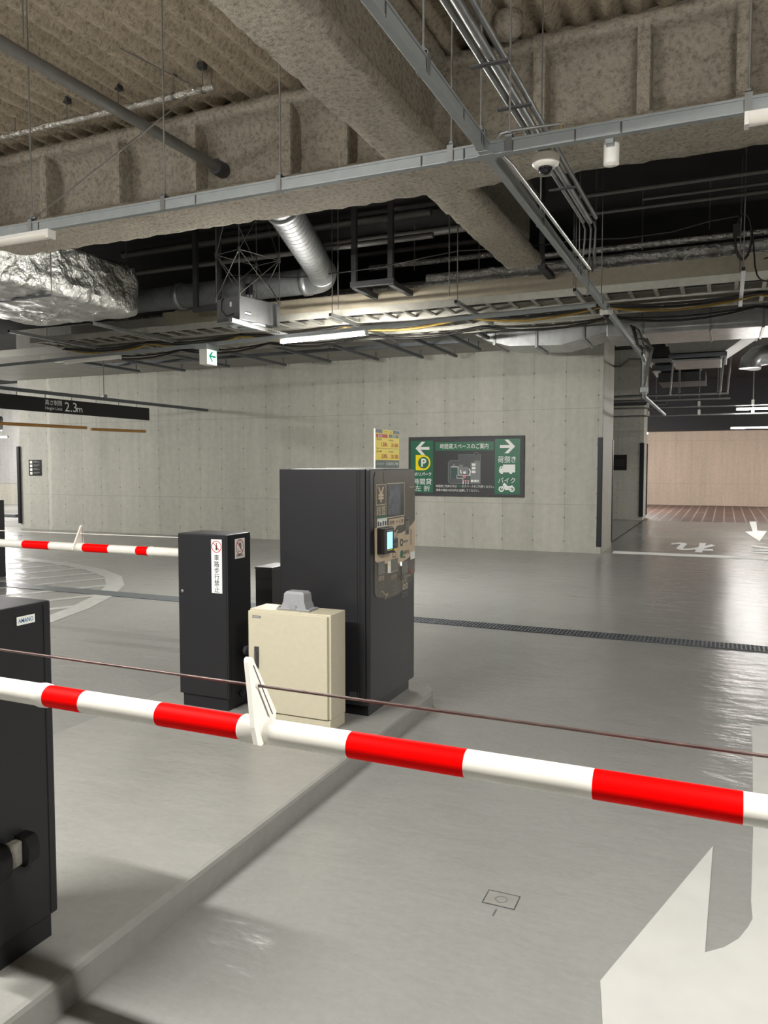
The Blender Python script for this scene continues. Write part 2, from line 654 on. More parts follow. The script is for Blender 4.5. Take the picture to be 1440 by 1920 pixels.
a0 = [(-0.01, 3.51), (-0.024, 2.71)]
notch = [(p.x, p.y) for p in (at(1358, 1777, z=0), at(1385, 1761, z=0), at(1402, 1740, z=0), at(1411, 1724, z=0), at(1408, 1690, z=0))]
fpoly('painted_arrow', [[(-0.323, 2.423), (-0.289, 2.234), (-0.25, 1.6), (0.9, 1.6), (1.3, 3.0), (1.3, 5.3), (0.19, 5.3), (0.175, 4.6), (0.15, 3.7)] + notch[::-1] + a0[::-1]],
      'paint', label='large white direction arrow painted on the lane')
fpoly('painted_line', [[(-1.9, 14.88), (3.0, 14.95), (3.0, 15.4), (-1.93, 15.33)]], 'paint_fresh', label='white stop line across the side lane')
# lane lettering, read from the far side
m = MB(Matrix.Translation((0, 0, 0.0025)))
m.text('れ', -0.58, 16.7, 1.0, 0, 'paint_fresh', bold=0.03, width=0.86, rot=PI, ky=2.2)
m.text('ま', 0.95, 16.75, 1.0, 0, 'paint_fresh', bold=0.03, width=1.0, rot=PI, ky=2.2)
m.text('止', 2.4, 16.75, 1.0, 0, 'paint_fresh', bold=0.03, width=1.0, rot=PI, ky=2.2)
m.build('painted_lettering', floor)['label'] = 'white stop lettering painted upside down on the side lane'
ap = [at(u, v, z=0) for u, v in ((1405, 978), (1418, 978), (1420, 995), (1438, 996), (1424, 1015), (1397, 997), (1411, 996))]
fpoly('painted_arrow', [[(p.x, p.y) for p in ap]], 'paint_fresh', label='small white arrow painted before the paving')
# hatched zone
cur = [(-13.5, 10.05), (-12.3, 10.05), (-11.1, 9.93), (-9.9, 9.68), (-8.9, 9.3), (-8.15, 8.85), (-7.5, 8.2), (-7.0, 7.45), (-6.62, 6.65), (-6.38, 5.9), (-6.2, 5.0), (-6.1, 4.0)]


def offset_curve(c, d):
    out = []
    for i, p in enumerate(c):
        q0, q1 = c[max(i - 1, 0)], c[min(i + 1, len(c) - 1)]
        t = Vector((q1[0] - q0[0], q1[1] - q0[1])).normalized()
        out.append((p[0] + t.y * d, p[1] - t.x * d))
    return out


inn = offset_curve(cur, 0.24)
hatch_polys = []
polys = [[cur[i], cur[i + 1], inn[i + 1], inn[i]] for i in range(len(cur) - 1)]
for sx, sy in ((-11.6, 9.82), (-10.75, 9.66), (-10.0, 9.5), (-9.35, 9.25), (-8.75, 8.97), (-8.2, 8.6), (-7.68, 8.1), (-7.2, 7.45), (-6.85, 6.75), (-6.6, 6.05)):
    dx, dy, L = -0.43, -0.90, 3.4
    px, py = 0.075, 0.0
    hatch_polys.append([(sx - px, sy), (sx + px, sy), (sx + px + dx * L, sy + dy * L), (sx - px + dx * L, sy + dy * L)])
fpoly('painted_stripes', hatch_polys, 'paint_worn', 0.0018, label='white slanting stripes inside the curved border')
fpoly('painted_border', polys, 'paint_worn', label='curved white border line of the striped zone')
# cut joint on the floor beside the pier
fpoly('floor_joint', [[(-2.2, 16.2), (-2.175, 16.2), (-2.2, 24.5), (-2.24, 24.5)]], 'pit', 0.002)
jp = [at(u, v, z=0) for u, v in ((1270, 1052), (1274, 1052), (1214, 1156), (1209, 1156))]
fpoly('floor_joint', [[(p.x, p.y) for p in jp]], 'island', 0.0015)

# raised island with a rounded end
KX, KH = -1.76, 0.11
mb = MB()
IX0 = -3.45
rr = 0.30
out = [(KX, -3.0)] + [(KX, y) for y in (0, 1, 2, 3, 4)] + arc(KX - rr, 4.75, rr, 0, PI / 2, 8) + arc(IX0 + rr, 4.75, rr, PI / 2, PI, 8) + [(IX0, -3.0)]
n = len(out)


def shrink(o, d):
    cx, cy = (KX + IX0) / 2, 1.0
    return [(x - d * (1 if x > cx else -1), min(y, 5.05 - d)) for x, y in o]


lv = [(out, 0.0), (out, KH - 0.018), (shrink(out, 0.006), KH - 0.005), (shrink(out, 0.02), KH)]
vs, fs = [], []
for o, z in lv:
    vs += [(x, y, z) for x, y in o]
for k in range(3):
    for i in range(n - 1):
        fs.append([k * n + i, k * n + i + 1, (k + 1) * n + i + 1, (k + 1) * n + i])
fs.append([3 * n + i for i in range(n)])
mb.add(vs, fs, 'island')
struct(mb, 'floor_island')

# long concrete wall, its end pier face, second pier, far wall
mb = MB()
mb.box((-16.95, WY, 0), (-2.09, 16.2, 5.4), 'wall')
mb.box((-16.95, WY - 0.02, 0.0), (-2.09, WY, 0.10), 'wall')
struct(mb, 'wall_back')
mb = MB()
mb.box((-2.09, 14.77, 0), (-2.085, 16.19, 5.3), 'pier')
struct(mb, 'wall_pier')
mb = MB()
mb.box((-14, 24.6, 0), (-2.27, 25.7, 5.4), 'wall')
struct(mb, 'wall_side')
mb = MB()
mb.box((-44, 34.9, 0), (6, 35.3, 5.4), 'wall_far')
struct(mb, 'wall_far')
mb = MB()
mb.box((-14, 34.0, 3.1), (6, 34.9, 5.4), 'dark_soffit')
struct(mb, 'ceiling_bulkhead')
mb = MB()
mb.box((5.8, -8, 0), (6.1, 35, 5.4), 'wall_plain')
struct(mb, 'wall_right')
mb = MB()
mb.box((-44, -8.3, 0), (6, -8, 5.4), 'wall_plain')
struct(mb, 'wall_front')
mb = MB()
mb.box((-44.3, -8, 0), (-44, 35, 5.4), 'wall_plain')
struct(mb, 'wall_left')
mb = MB()
mb.box((-24.0, 18.0, 0), (-21.95, 18.3, 5.4), 'wall_plain')
mb.box((-38, 24.0, 0.9), (-23, 24.3, 5.4), 'wall_plain')
mb.box((-38, 24.02, 0.0), (-23, 24.28, 0.9), 'pier')
struct(mb, 'wall_column')

# sprayed corrugated deck over the near bays
mb = MB()
X0, X1, Y0, Y1 = -11.0, 3.6, -1.0, 6.5
NX, NY = 610, 34
vs, fs = [], []
for j in range(NY + 1):
    y = Y0 + (Y1 - Y0) * j / NY
    for i in range(NX + 1):
        x = X0 + (X1 - X0) * i / NX
        w = math.sin(2 * PI * x / 0.205)
        w = 0.044 * (abs(w) ** 0.6) * (1 if w > 0 else -1)
        nz = noise.noise(Vector((x * 6, y * 3, 1))) * 0.022 + noise.noise(Vector((x * 14, y * 9, 5))) * 0.012
        vs.append((x, y, DZ + w + nz))
for j in range(NY):
    for i in range(NX):
        a = j * (NX + 1) + i
        fs.append([a, a + NX + 1, a + NX + 2, a + 1])
mb.add(vs, fs, 'spray_deck', True)
struct(mb, 'ceiling_deck')
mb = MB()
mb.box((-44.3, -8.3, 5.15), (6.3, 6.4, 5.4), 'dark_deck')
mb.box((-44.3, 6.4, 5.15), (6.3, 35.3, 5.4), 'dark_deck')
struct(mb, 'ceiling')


# sprayed steel girders
def girder_profile(wf, wb):
    """half outline of an I section under fireproofing, from bottom centre up"""
    p = [(0, 0), (wf * 0.5, 0.0), (wf * 0.9, 0.012), (wf, 0.05), (wf, 0.09), (wf * 0.88, 0.135), (wf * 0.6, 0.16), (wb + 0.05, 0.19), (wb, 0.26), (wb, 0.45), (wb, 0.62),
         (wb + 0.03, 0.70), (wb + 0.10, 0.735), (wf * 0.8, 0.755), (wf * 0.84, 0.79), (wf * 0.8, 0.84), (wf * 0.6, 0.865), (wb + .05, 0.90), (wb, 0.96)]
    # subdivide
    q = []
    for (a, b), (c, d) in zip(p, p[1:]):
        k = max(1, int(math.hypot(c - a, d - b) / 0.045))
        for i in range(k):
            q.append((a + (c - a) * i / k, b + (d - b) * i / k))
    q.append(p[-1])
    return [(-x, z) for x, z in q[::-1]] + q[1:]


def girder(name, a, b, wf, wb, seed, step=0.06):
    a, b = Vector(a), Vector(b)
    d = (b - a)
    L = d.length
    d.normalize()
    s = Vector((0, 0, 1)).cross(d)
    pr = girder_profile(wf, wb)
    n = len(pr)
    N = int(L / step)
    vs, fs = [], []
    for i in range(N + 1):
        c = a + d * (L * i / N)
        for x, z in pr:
            p = c + s * x + Vector((0, 0, z))
            q = p * 1.0 + Vector((seed, 0, 0))
            k = noise.noise(q * 7) * 0.016 + noise.noise(q * 17) * 0.012
            nx = s * (1 if x > 0 else -1) * (0.8 if z > 0.02 else 0.1) + Vector((0, 0, -1 if z < 0.06 else 0.1))
            vs.append(p + nx * k)
    for i in range(N):
        for k in range(n - 1):
            fs.append([i * n + k, i * n + k + 1, (i + 1) * n + k + 1, (i + 1) * n + k])
    m = MB()
    m.add(vs, fs, 'spray', True)
    m.add(vs[:n], [list(range(n))], 'spray')
    m.add(vs[-n:], [list(range(n))[::-1]], 'spray')
    return struct(m, name)


gx = girder('ceiling_girder', (-11, 6.22, GZ), (3.2, 6.22, GZ), 0.35, 0.09, 3)
gy = girder('ceiling_girder', (-2.27, -0.8, GZ), (-2.27, 6.0, GZ), 0.235, 0.07, 11)
gy2 = girder('ceiling_girder', (-2.27, 6.35, GZ), (-2.27, 9.3, GZ), 0.225, 0.07, 17)
gb = girder('ceiling_girder', (-11, 13.9, GZ + 0.15), (3.2, 13.9, GZ + 0.15), 0.25, 0.08, 23, 0.2)
for X in (-7.6, -6.4, -5.45, -4.55, -3.55, -3.0, -1.35, -0.6, 0.05, 0.8):
    m = MB()
    m.box((X - 0.05, 5.94, GZ + 0.14), (X + 0.05, 6.16, GZ + 0.78), 'spray', 0.03)
    o = m.build('stiffener', gx)
    o['kind'] = 'structure'

# lower soffit in front of the wall and dark lining over the side lane
mb = MB()
mb.box((-10.2, 10.0, 3.86), (-2.1, WY, 4.0), 'soffit')
struct(mb, 'ceiling_soffit')
mb = MB()
mb.box((-2.1, 10.0, 3.86), (3.5, 11.9, 4.0), 'soffit')
struct(mb, 'ceiling_soffit')
mb = MB()
mb.box((-17.2, 11.5, 3.86), (-10.2, WY, 4.0), 'soffit')
struct(mb, 'ceiling_soffit')
mb = MB()
mb.box((-8.2, 9.93, 3.84), (3.5, 10.0, 4.05), 'tan')
struct(mb, 'ceiling_soffit')

# ================================================================== BARRIER GATES
NEGX = dict(u=(0, -1, 0), v=(0, 0, 1))


def f_front(x, y, z):            # local x right, y up on a face turned towards -Y
    return frame((x, y, z), (1, 0, 0), (0, 0, 1))


def f_side(x, y, z):             # on a face turned towards +X; local x runs along +Y
    return frame((x, y, z), (0, 1, 0), (0, 0, 1))


def no_sign(m, x, y, r, ky, w, kind):
    m.ring(x, y, r * 0.86, r, w, 'ink_red', ky=ky)
    if kind == 'walk':
        m.disc(x, y + r * 0.48 * ky, r * 0.13, w, 'ink_black', 12, r * 0.13 * ky)
        m.flat([(x - .13 * r, y + .3 * r * ky), (x + .13 * r, y + .3 * r * ky), (x + .17 * r, y - .05 * r * ky), (x + .16 * r, y - .6 * r * ky), (x + .03 * r, y - .6 * r * ky),
                (x, y - .2 * r * ky), (x - .05 * r, y - .6 * r * ky), (x - .18 * r, y - .6 * r * ky)], w, 'ink_black')
    else:
        m.flat([(x - .35 * r, y + .35 * r * ky), (x - .1 * r, y + .62 * r * ky), (x + .25 * r, y + .6 * r * ky), (x + .42 * r, y + .2 * r * ky), (x + .3 * r, y - .35 * r * ky), (x + .1 * r, y - .25 * r * ky), (x - .05 * r, y + .05 * r * ky)], w, 'ink_grey')
        m.line([(x - .55 * r, y - .2 * r * ky), (x - .3 * r, y - .55 * r * ky), (x + .15 * r, y - .6 * r * ky)], r * .1, w, 'ink_grey')
    c, s_ = math.cos(PI * 0.25), math.sin(PI * 0.25)
    m.line([(x - r * .9 * c, y + r * .9 * s_ * ky), (x + r * .9 * c, y - r * .9 * s_ * ky)], r * 0.13, w + 0.0004, 'ink_red')


def boom(parent, y, z, r, x_sleeve, x_end, bands, fin_x, collar_x, d):
    """d=+1 boom reaching towards +X, -1 towards -X. bands: list of (x0,x1) red"""
    o = thing_part = None
    m = MB()
    xs = sorted([x_sleeve, x_end] + [b for p in bands for b in p])
    cuts = []
    for a, b in zip(xs, xs[1:]):
        mid = (a + b) / 2
        red = any(min(p) < mid < max(p) for p in bands)
        cuts.append((a, b, red))
    for a, b, red in cuts:
        m.tube([(a, y, z), (b, y, z)], r, 'red' if red else 'white', 28, cap=True)
    bo = m.build('boom', parent)
    m = MB()
    x0 = x_sleeve - d * 0.6
    m.tube([(x0, y, z), (collar_x, y, z)], r * 1.03, 'white', 28)
    m.tube([(collar_x - d * 0.005, y, z), (collar_x + d * 0.012, y, z), (collar_x + d * 0.03, y, z), (collar_x + d * 0.034, y, z)], [r * 1.03, r * 1.14, r * 1.1, r], 'white', 28)
    m.build('sleeve', bo)
    # fin: a tapered plate clamped round the boom, standing across it
    FT = Matrix(((0, -0.27 * d, 1, fin_x + 0.03 * d), (1, 0, 0, y), (0, 1, 0, z), (0, 0, 0, 1)))
    m = MB(FT)
    pts = [(-0.046, -0.016), (-0.034, -0.021), (0.01, -0.012), (0.04, 0.015), (0.05, 0.03), (0.012, 0.148)] + arc(0.0, 0.15, 0.012, 0.2, PI - .2, 6) + [(-0.026, 0.09), (-0.043, 0.02)]
    m.prism(pts, -0.006, 0.006, 'white')
    m.T = Matrix.Identity(4)
    m.tube([(fin_x - 0.03, y, z), (fin_x - 0.024, y, z), (fin_x + 0.03, y, z), (fin_x + 0.038, y, z)], [r, r * 1.13, r * 1.13, r], 'white', 28, cap=False)
    m.T = FT
    m.line([(0.004, 0.142), (0.032, 0.03)], 0.0035, 0.0065, 'rubber')
    m.build('stay_bracket', bo)
    m = MB()
    wz = z + 0.1
    m.tube([(x0 + d * 0.05, y, wz + 0.006), (fin_x, y, wz), (x_end, y, wz - 0.012)], 0.0033, 'wire' if d > 0 else 'white_plastic', 6)
    m.tube([(fin_x - .01, y, wz), (fin_x + 0.013, y, wz)], 0.007, 'white_plastic', 8)
    m.build('stay_wire', bo)['label'] = 'thin rusty wire above the boom'
    return bo


def gate_body(x0, x1, y0, y1, top):
    m = MB()
    m.box((x0, y0, 0.19), (x1, y1, top), 'black', 0.006)
    return m


# near gate
g = thing('barrier_gate', (-2.13, 1.66, KH), 'near black barrier gate cut by the photo edge, its red-white boom crossing the lane', 'barrier gate', 'barrier gates')
m = gate_body(-2.32, -1.94, 1.545, 1.79, 1.2)
m.box((-1.941, 1.760, 0.2), (-1.9385, 1.7635, 1.19), 'black_groove')
m.build('cabinet', g)
m = MB()
m.box((-2.30, 1.56, KH), (-1.955, 1.775, 0.19), 'black')
m.build('plinth', g)
m = MB(f_side(-1.938, 1.69, 1.155))
m.rect(-0.03, -0.013, 0.037, 0.013, 0.0005, 'ink_white')
m.text('AMANO', 0.003, 0, 0.019, 0.001, 'green', bold=0.012, width=0.055)
m.mats = [MT['ink_white'], simple('label_blue', (40, 110, 160), 0.4)]
m.build('nameplate', g)['label'] = 'small white nameplate with blue capital letters'
# hooded sensor on the lane face
m = MB()
for y0, y1, r in ((1.47, 1.572, 0.052), (1.632, 1.672, 0.046)):
    m = MB()
    n_ = 14
    sec = [(-1.938, -r)] + [(-1.905 + r * 0.55 * math.cos(t), r * math.sin(t)) for t in [-PI / 2 + PI * k / n_ for k in range(n_ + 1)]] + [(-1.938, r)]
    vs = [(x, y0, 0.462 + z) for x, z in sec] + [(x, y1, 0.462 + z) for x, z in sec]
    q = len(sec)
    m.add(vs, [list(range(q)), list(range(q, 2 * q))[::-1]] + [[i, i + 1, q + i + 1, q + i] for i in range(q - 1)], 'black_deep')
    so = m.build('sensor_hood', g)
m = MB()
m.box((-1.938, 1.572, 0.425), (-1.905, 1.632, 0.50), 'glass_lens', 0.008)
m.build('sensor_lens', so)
boom(g, 1.44, 1.033, 0.0277, -1.571, 2.2, [(-1.571, -1.451), (-1.2135, -.955), (-.711, -.4555), (-.209, .0418), (.29, .54), (.79, 1.04), (1.3, 1.55)], -0.953, -1.605, 1)

# far gate
g = thing('barrier_gate', (-2.94, 4.02, KH), 'black barrier gate with white warning stickers, its boom reaching left over the far lane', 'barrier gate', 'barrier gates')
m = gate_body(-3.132, -2.759, 3.9, 4.15, 1.205)
m.box((-2.772, 3.8985, 0.2), (-2.769, 3.9, 1.2), 'black_groove')
m.box((-2.7595, 3.925, 0.2), (-2.758, 3.928, 1.195), 'black_groove')
m.build('cabinet', g)
m = MB()
m.box((-3.115, 3.915, KH), (-2.775, 4.135, 0.19), 'black')
m.build('plinth', g)
m = MB()
m.lathe([(0.009, -0.008), (0.0105, 0.0), (0.0095, 0.004)], (-3.098, 3.898, 0.842), 'chrome', 14, 'Y')
m.build('door_lock', g)
a, b = at(396, 1011, Y=3.9), at(417, 1113, Y=3.9)
m = MB(f_front(0, 3.899, 0))
m.rect(a.x, b.z, b.x, a.z, 0.0, 'ink_white')
cx = (a.x + b.x) / 2
no_sign(m, cx, a.z - 0.045, 0.037, 1.0, 0.0006, 'walk')
for i, ch in enumerate('車路歩行禁止'):
    st = (a.z - b.z - 0.095) / 6
    m.text(ch, cx, a.z - 0.092 - (i + 0.5) * st, st * 1.0, 0.0006, 'ink_black', bold=0.006)
m.build('warning_sticker', g)['label'] = 'tall white no-walking sticker with black lettering'
a, b = at(440, 1012, X=-2.758), at(459, 1047, X=-2.758)
m = MB(f_side(-2.7575, 0, 0))
m.rect(a.y, b.z + 0.008, b.y, a.z + 0.004, 0.0, 'ink_white')
no_sign(m, (a.y + b.y) / 2, a.z - 0.05, 0.042, 1.15, 0.0006, 'hand')
m.text('接触禁止', (a.y + b.y) / 2, b.z + 0.026, 0.02, 0.0006, 'ink_black', bold=0.01)
m.build('warning_sticker', g)['label'] = 'small white no-touching sticker with a red barred ring'
p = at(460, 1219, X=-2.757)
m = MB()
m.lathe([(0.03, 0.0), (0.03, 0.012), (0.022, 0.02)], (-2.758, p.y, p.z), 'rubber', 18, 'X')
m.build('round_plug', g)
p = at(453, 1300, X=-2.757)
m = MB()
m.lathe([(0.02, 0.0), (0.02, 0.01), (0.015, 0.014)], (-2.758, p.y, p.z), 'black_deep', 18, 'X')
m.build('round_plug', g)
m = MB()
m.tube([(-2.80, 4.15, 1.165), (-2.80, 4.18, 1.165)], 0.022, 'rust', 14)
m.build('round_plug', g)['label'] = 'brown rubber stop on the rear of the gate'
m = MB()
m.box((-3.02, 4.15, 0.95), (-2.86, 4.2, 1.12), 'black', 0.01)
m.build('boom_holder', g)
boom(g, 4.22, 1.036, 0.0305, -3.62, -6.1, [(-3.735, -3.63), (-4.275, -3.985), (-4.82, -4.553), (-5.37, -5.1), (-5.9, -5.65)], -4.262, -3.6, -1)

# ================================================================== CREAM CABINET
g = thing('electrical_cabinet', (-2.29, 3.92, KH), 'cream metal electrical cabinet standing in front of the pay machine', 'electrical cabinet')
m = MB()
m.box((-2.56, 3.838, 0.175), (-2.019, 4.02, 0.782), 'cream', 0.005)
m.build('body', g)
m = MB()
m.box((-2.563, 3.823, 0.178), (-2.036, 3.836, 0.772), 'cream', 0.004)
m.box((-2.556, 3.836, 0.18), (-2.03, 3.839, 0.77), 'cream_dark')
d_ = m.build('door', g)
m = MB()
m.box((-2.519, 3.815, 0.435), (-2.490, 3.823, 0.562), 'steel_dark', 0.006)
m.box((-2.512, 3.808, 0.455), (-2.497, 3.816, 0.535), 'rubber', 0.004)
m.build('handle', d_)['label'] = 'dark grey swing handle'
m = MB(f_front(-2.498, 3.8225, 0.738))
m.rect(-0.034, -0.007, 0.022, 0.007, 0, 'ink_mid')
m.text('AMANO', -0.006, 0, 0.013, 0.0005, 'ink_white', width=0.045)
m.build('nameplate', d_)
m = MB()
m.box((-2.557, 3.832, KH), (-2.022, 4.015, 0.173), 'cream', 0.003)
m.build('plinth', g)
# grey cable hood
p0 = at(562, 1140, z=0.785)
m = MB()
x, y, z = p0.x, 3.925, 0.783
m.box((x - 0.11, y - 0.055, z), (x + 0.11, y + 0.055, z + 0.012), 'greyplastic', 0.004)
vs = [(x + sx * a_, y + sy * b_, z + h_) for h_, a_, b_ in ((0.010, 0.085, 0.05), (0.05, 0.07, 0.046), (0.095, 0.066, 0.042), (0.108, 0.055, 0.033)) for sx, sy in ((-1, -1), (1, -1), (1, 1), (-1, 1))]
fs = [[4 * k + i, 4 * k + (i + 1) % 4, 4 * k + 4 + (i + 1) % 4, 4 * k + 4 + i] for k in range(3) for i in range(4)] + [[12, 13, 14, 15]]
m.add(vs, fs, 'greyplastic')
for sx in (-1, 1):
    m.tube([(x + sx * 0.097, y - 0.045, z + 0.011), (x + sx * 0.097, y - 0.045, z + 0.016)], 0.006, 'rubber', 8)
m.prism([(0, 0)] * 0 or [(x - 0.02, y - 0.058), (x + 0.02, y - 0.058), (x + 0.02, y - 0.04), (x - 0.02, y - 0.04)], z + 0.01, z + 0.03, 'greyplastic')
hd = m.build('cable_hood', g)
hd['label'] = 'grey plastic cable hood on the cabinet top'

# ================================================================== SMALL POST
g = thing('sensor_post', (-2.93, 4.74, KH), 'short black sensor post behind the cream cabinet, between far gate and pay machine', 'sensor post')
m = MB()
m.box((-3.02, 4.6, KH), (-2.885, 4.86, 0.90), 'black', 0.004)
m.build('body', g)
m = MB()
m.box((-3.024, 4.596, 0.90), (-2.88, 4.864, 0.915), 'black', 0.004)
m.build('cap', g)
p = at(521, 1082, X=-2.885)
m = MB()
m.lathe([(0.012, 0), (0.012, 0.004), (0.008, 0.006)], (-2.885, 4.82, p.z), 'rubber', 12, 'X')
m.build('door_lock', g)

# ================================================================== PAY MACHINE
PX = -1.917
g = thing('pay_machine', (-2.22, 4.5, KH), 'tall black parking pay machine with yen panel and payment slots on the island', 'pay machine')
m = MB()
m.box((-2.535, 4.140, 0.18), (PX - 0.03, 4.862, 1.606), 'black', 0.004)
for xx in (-2.0, -1.982):
    m.box((xx - 0.003, 4.1385, 0.2), (xx + 0.003, 4.14, 1.6), 'black_groove')
m.build('body', g)
m = MB()
m.box((PX - 0.028, 4.142, 0.182), (PX, 4.862, 1.604), 'black', 0.007)
dr = m.build('door', g)
m = MB()
m.box((-2.505, 4.177, KH), (-1.945, 4.83, 0.18), 'black_deep')
m.build('plinth', g)
m = MB(f_front(-2.02, 4.139, 0.245))
m.frame_line(-0.03, -0.014, 0.03, 0.014, 0.002, 0, 'ink_mid')
m.rect(-0.028, -0.012, 0.028, 0.012, -0.0002, 'steel_dark')
m.build('rating_plate', g)
# printed front panel
m = MB(f_side(PX + 0.0008, 0, 0))
pan = [(4.20, 1.55), (4.215, 1.585), (4.24, 1.592), (4.83, 1.592), (4.855, 1.58), (4.862, 1.55), (4.862, 0.915), (4.83, 0.88), (4.77, 0.845), (4.68, 0.815), (4.57, 0.80), (4.45, 0.797), (4.32, 0.81), (4.235, 0.83), (4.205, 0.86)]
m.prism(pan, 0, 0.002, 'panel')
m.line([(4.327, 1.585), (4.347, 1.515)], 0.006, 0.0024, 'black_groove')
fp = m.build('front_panel', dr)
m = MB(f_side(PX + 0.0034, 0, 0))
m.flat([(4.203, 1.25), (4.30, 1.262), (4.40, 1.256), (4.468, 1.248), (4.50, 1.205), (4.56, 1.192), (4.62, 1.192), (4.676, 1.200), (4.73, 1.212), (4.80, 1.232), (4.862, 1.26), (4.862, 1.035), (4.80, 1.025), (4.70, 1.007), (4.63, 0.997),
        (4.56, 0.995), (4.555, 0.955), (4.44, 0.95), (4.44, 1.0), (4.39, 1.017), (4.245, 1.037), (4.209, 1.057)], 0, 'beige')
m.frame_line(4.227, 1.386, 4.368, 1.513, 0.005, 0, 'beige_ink')
m.text('¥', 4.297, 1.449, 0.125, 0.0004, 'beige', bold=0.02, width=0.09)
m.text('精算', 4.30, 1.348, 0.072, 0.0004, 'beige_ink')
m.frame_line(4.381, 1.300, 4.676, 1.518, 0.006, 0, 'beige_ink')
m.rect(4.240, 1.305, 4.386, 1.322, 0.0003, 'green')
m.rect(4.240, 1.299, 4.386, 1.305, 0.0003, 'ink_white')
m.rect(4.238, 1.254, 4.389, 1.298, 0.0003, 'ink_white')
for i, hh in enumerate((0.03, 0.022, 0.028, 0.026)):
    m.rect(4.246 + i * 0.036, 1.259, 4.268 + i * 0.036, 1.259 + hh, 0.0006, ('sign_dark', 'ink_black', 'ink_mid', 'sign_dark')[i])
m.rect(4.413, 1.244, 4.667, 1.292, 0.0003, 'beige')
m.text('駐車券・サービス券', 4.54, 1.268, 0.03, 0.0007, 'ink_black', width=0.225, bold=0.01)
m.flat([(4.46, 1.245), (4.55, 1.245), (4.505, 1.214)], 0.0008, 'beige')
for i in range(2):
    y_ = 1.212 - i * 0.026
    m.line([(4.46, y_), (4.505, y_ - 0.026), (4.55, y_)], 0.011, 0.0008, 'beige' if i == 0 else 'ink_grey')
m.rect(4.690, 1.172, 4.756, 1.284, 0.0006, 'slot')
m.rect(4.70, 1.262, 4.746, 1.276, 0.0009, 'ink_black')
m.text('領収書', 4.723, 1.22, 0.026, 0.0009, 'ink_black', rot=-PI / 2)
m.text('お釣り取消', 4.79, 1.15, 0.03, 0.0006, 'ink_black', rot=-PI / 2, width=0.1)
m.rect(4.457, 1.100, 4.565, 1.165, 0.0006, 'ink_mid')
m.rect(4.466, 1.135, 4.556, 1.156, 0.0009, 'sign_dark')
m.rect(4.474, 1.110, 4.535, 1.118, 0.0009, 'ink_black')
m.rect(4.44, 1.092, 4.565, 1.098, 0.0009, 'board_yellow')
m.frame_line(4.478, 1.045, 4.53, 1.078, 0.005, 0.0006, 'ink_black')
m.rect(4.492, 1.078, 4.516, 1.088, 0.0006, 'ink_black')
m.ring(4.622, 1.129, 0.014, 0.025, 0.0008, 'ink_black')
m.rect(4.655, 1.123, 4.73, 1.138, 0.0006, 'ink_grey')
m.disc(4.626, 1.053, 0.026, 0.0008, 'green')
m.text('係員呼出', 4.705, 1.058, 0.03, 0.0006, 'ink_black', width=0.1)
m.flat([(4.65, 1.032), (4.69, 1.036), (4.67, 1.018)], 0.0006, 'ink_black')
m.rect(4.777, 1.0, 4.857, 1.05, 0.0009, 'ink_white')
m.rect(4.395, 0.955, 4.445, 1.03, 0.0009, 'ink_white')
m.flat([(4.405, 1.0), (4.435, 1.0), (4.42, 1.025)], 0.0012, 'yellow')
m.frame_line(4.445, 0.953, 4.560, 1.041, 0.006, 0.0012, 'beige')
for yy, z_, tx in ((4.30, 0.937, '硬貨'), (4.495, 0.92, '紙幣'), (4.675, 0.875, 'お釣')):
    m.text(tx, yy, z_, 0.036, 0.0006, 'beige_ink', width=0.085)
    for k in range(3):
        m.frame_line(yy - 0.042, z_ - 0.055 - k * 0.026, yy + 0.042, z_ - 0.033 - k * 0.026, 0.004, 0.0006, 'slot')
m.ring(4.66, 0.835, 0.012, 0.02, 0.0008, 'beige_ink')
m.ring(4.71, 0.835, 0.012, 0.02, 0.0008, 'beige_ink')
m.line([(4.30, 0.86), (4.37, 0.822), (4.40, 0.83), (4.36, 0.80)], 0.006, 0.0006, 'beige_ink')
m.text('AMANO', 4.795, 1.487, 0.02, 0.0006, 'beige_ink', width=0.08)
m.build('panel_print', fp)['label'] = 'beige printed symbols and lettering'
m = MB(f_side(PX + 0.0036, 0, 0))
m.rect(4.387, 1.306, 4.670, 1.512, 0, 'black_deep')
m.rect(4.40, 1.316, 4.606, 1.506, 0.0006, 'screen')
for k in range(9):
    m.disc(4.43 + 0.02 * k + 0.01 * math.sin(k * 7), 1.41 + 0.055 * math.sin(k * 2.4), 0.022, 0.001, 'screen_blue', 10, 0.03)
m.build('screen', dr)['label'] = 'unlit grey display in a beige frame'
m = MB()
m.box((PX + 0.003, 4.238, 1.09), (PX + 0.05, 4.392, 1.25), 'black_deep', 0.005)
rd = m.build('card_reader', dr)
rd['label'] = 'black contactless card reader box'
# its display looks out along +X
m = MB(f_side(PX + 0.0506, 0, 0))
m.rect(4.285, 1.118, 4.368, 1.222, 0, 'cyan')
m.rect(4.280, 1.229, 4.372, 1.235, 0, 'ink_grey')
m.rect(4.285, 1.109, 4.368, 1.113, 0, 'board_yellow')
m.build('display', rd)['label'] = 'bright cyan lit display'
m = MB(f_side(PX + 0.0036, 0, 0))
for a_, b_, c_, e_ in ((4.25, 0.962, 4.344, 1.040), (4.45, 0.958, 4.555, 1.036), (4.624, 0.915, 4.722, 1.0)):
    m = MB(f_side(PX + 0.0036, 0, 0))
    m.prism([(a_, b_), (c_, b_), (c_, e_), (a_, e_)], 0, 0.004, 'slot')
    if a_ < 4.6:
        m.build('payment_slot', dr)
m.prism([(4.60, 0.896), (4.74, 0.896), (4.735, 0.914), (4.61, 0.914)], 0, 0.02, 'slot')
m.build('payment_slot', dr)
m = MB(f_side(PX + 0.0036, 0, 0))
m.disc(4.619, 0.989, 0.013, 0.0015, 'led')
m.build('indicator_lamp', dr)
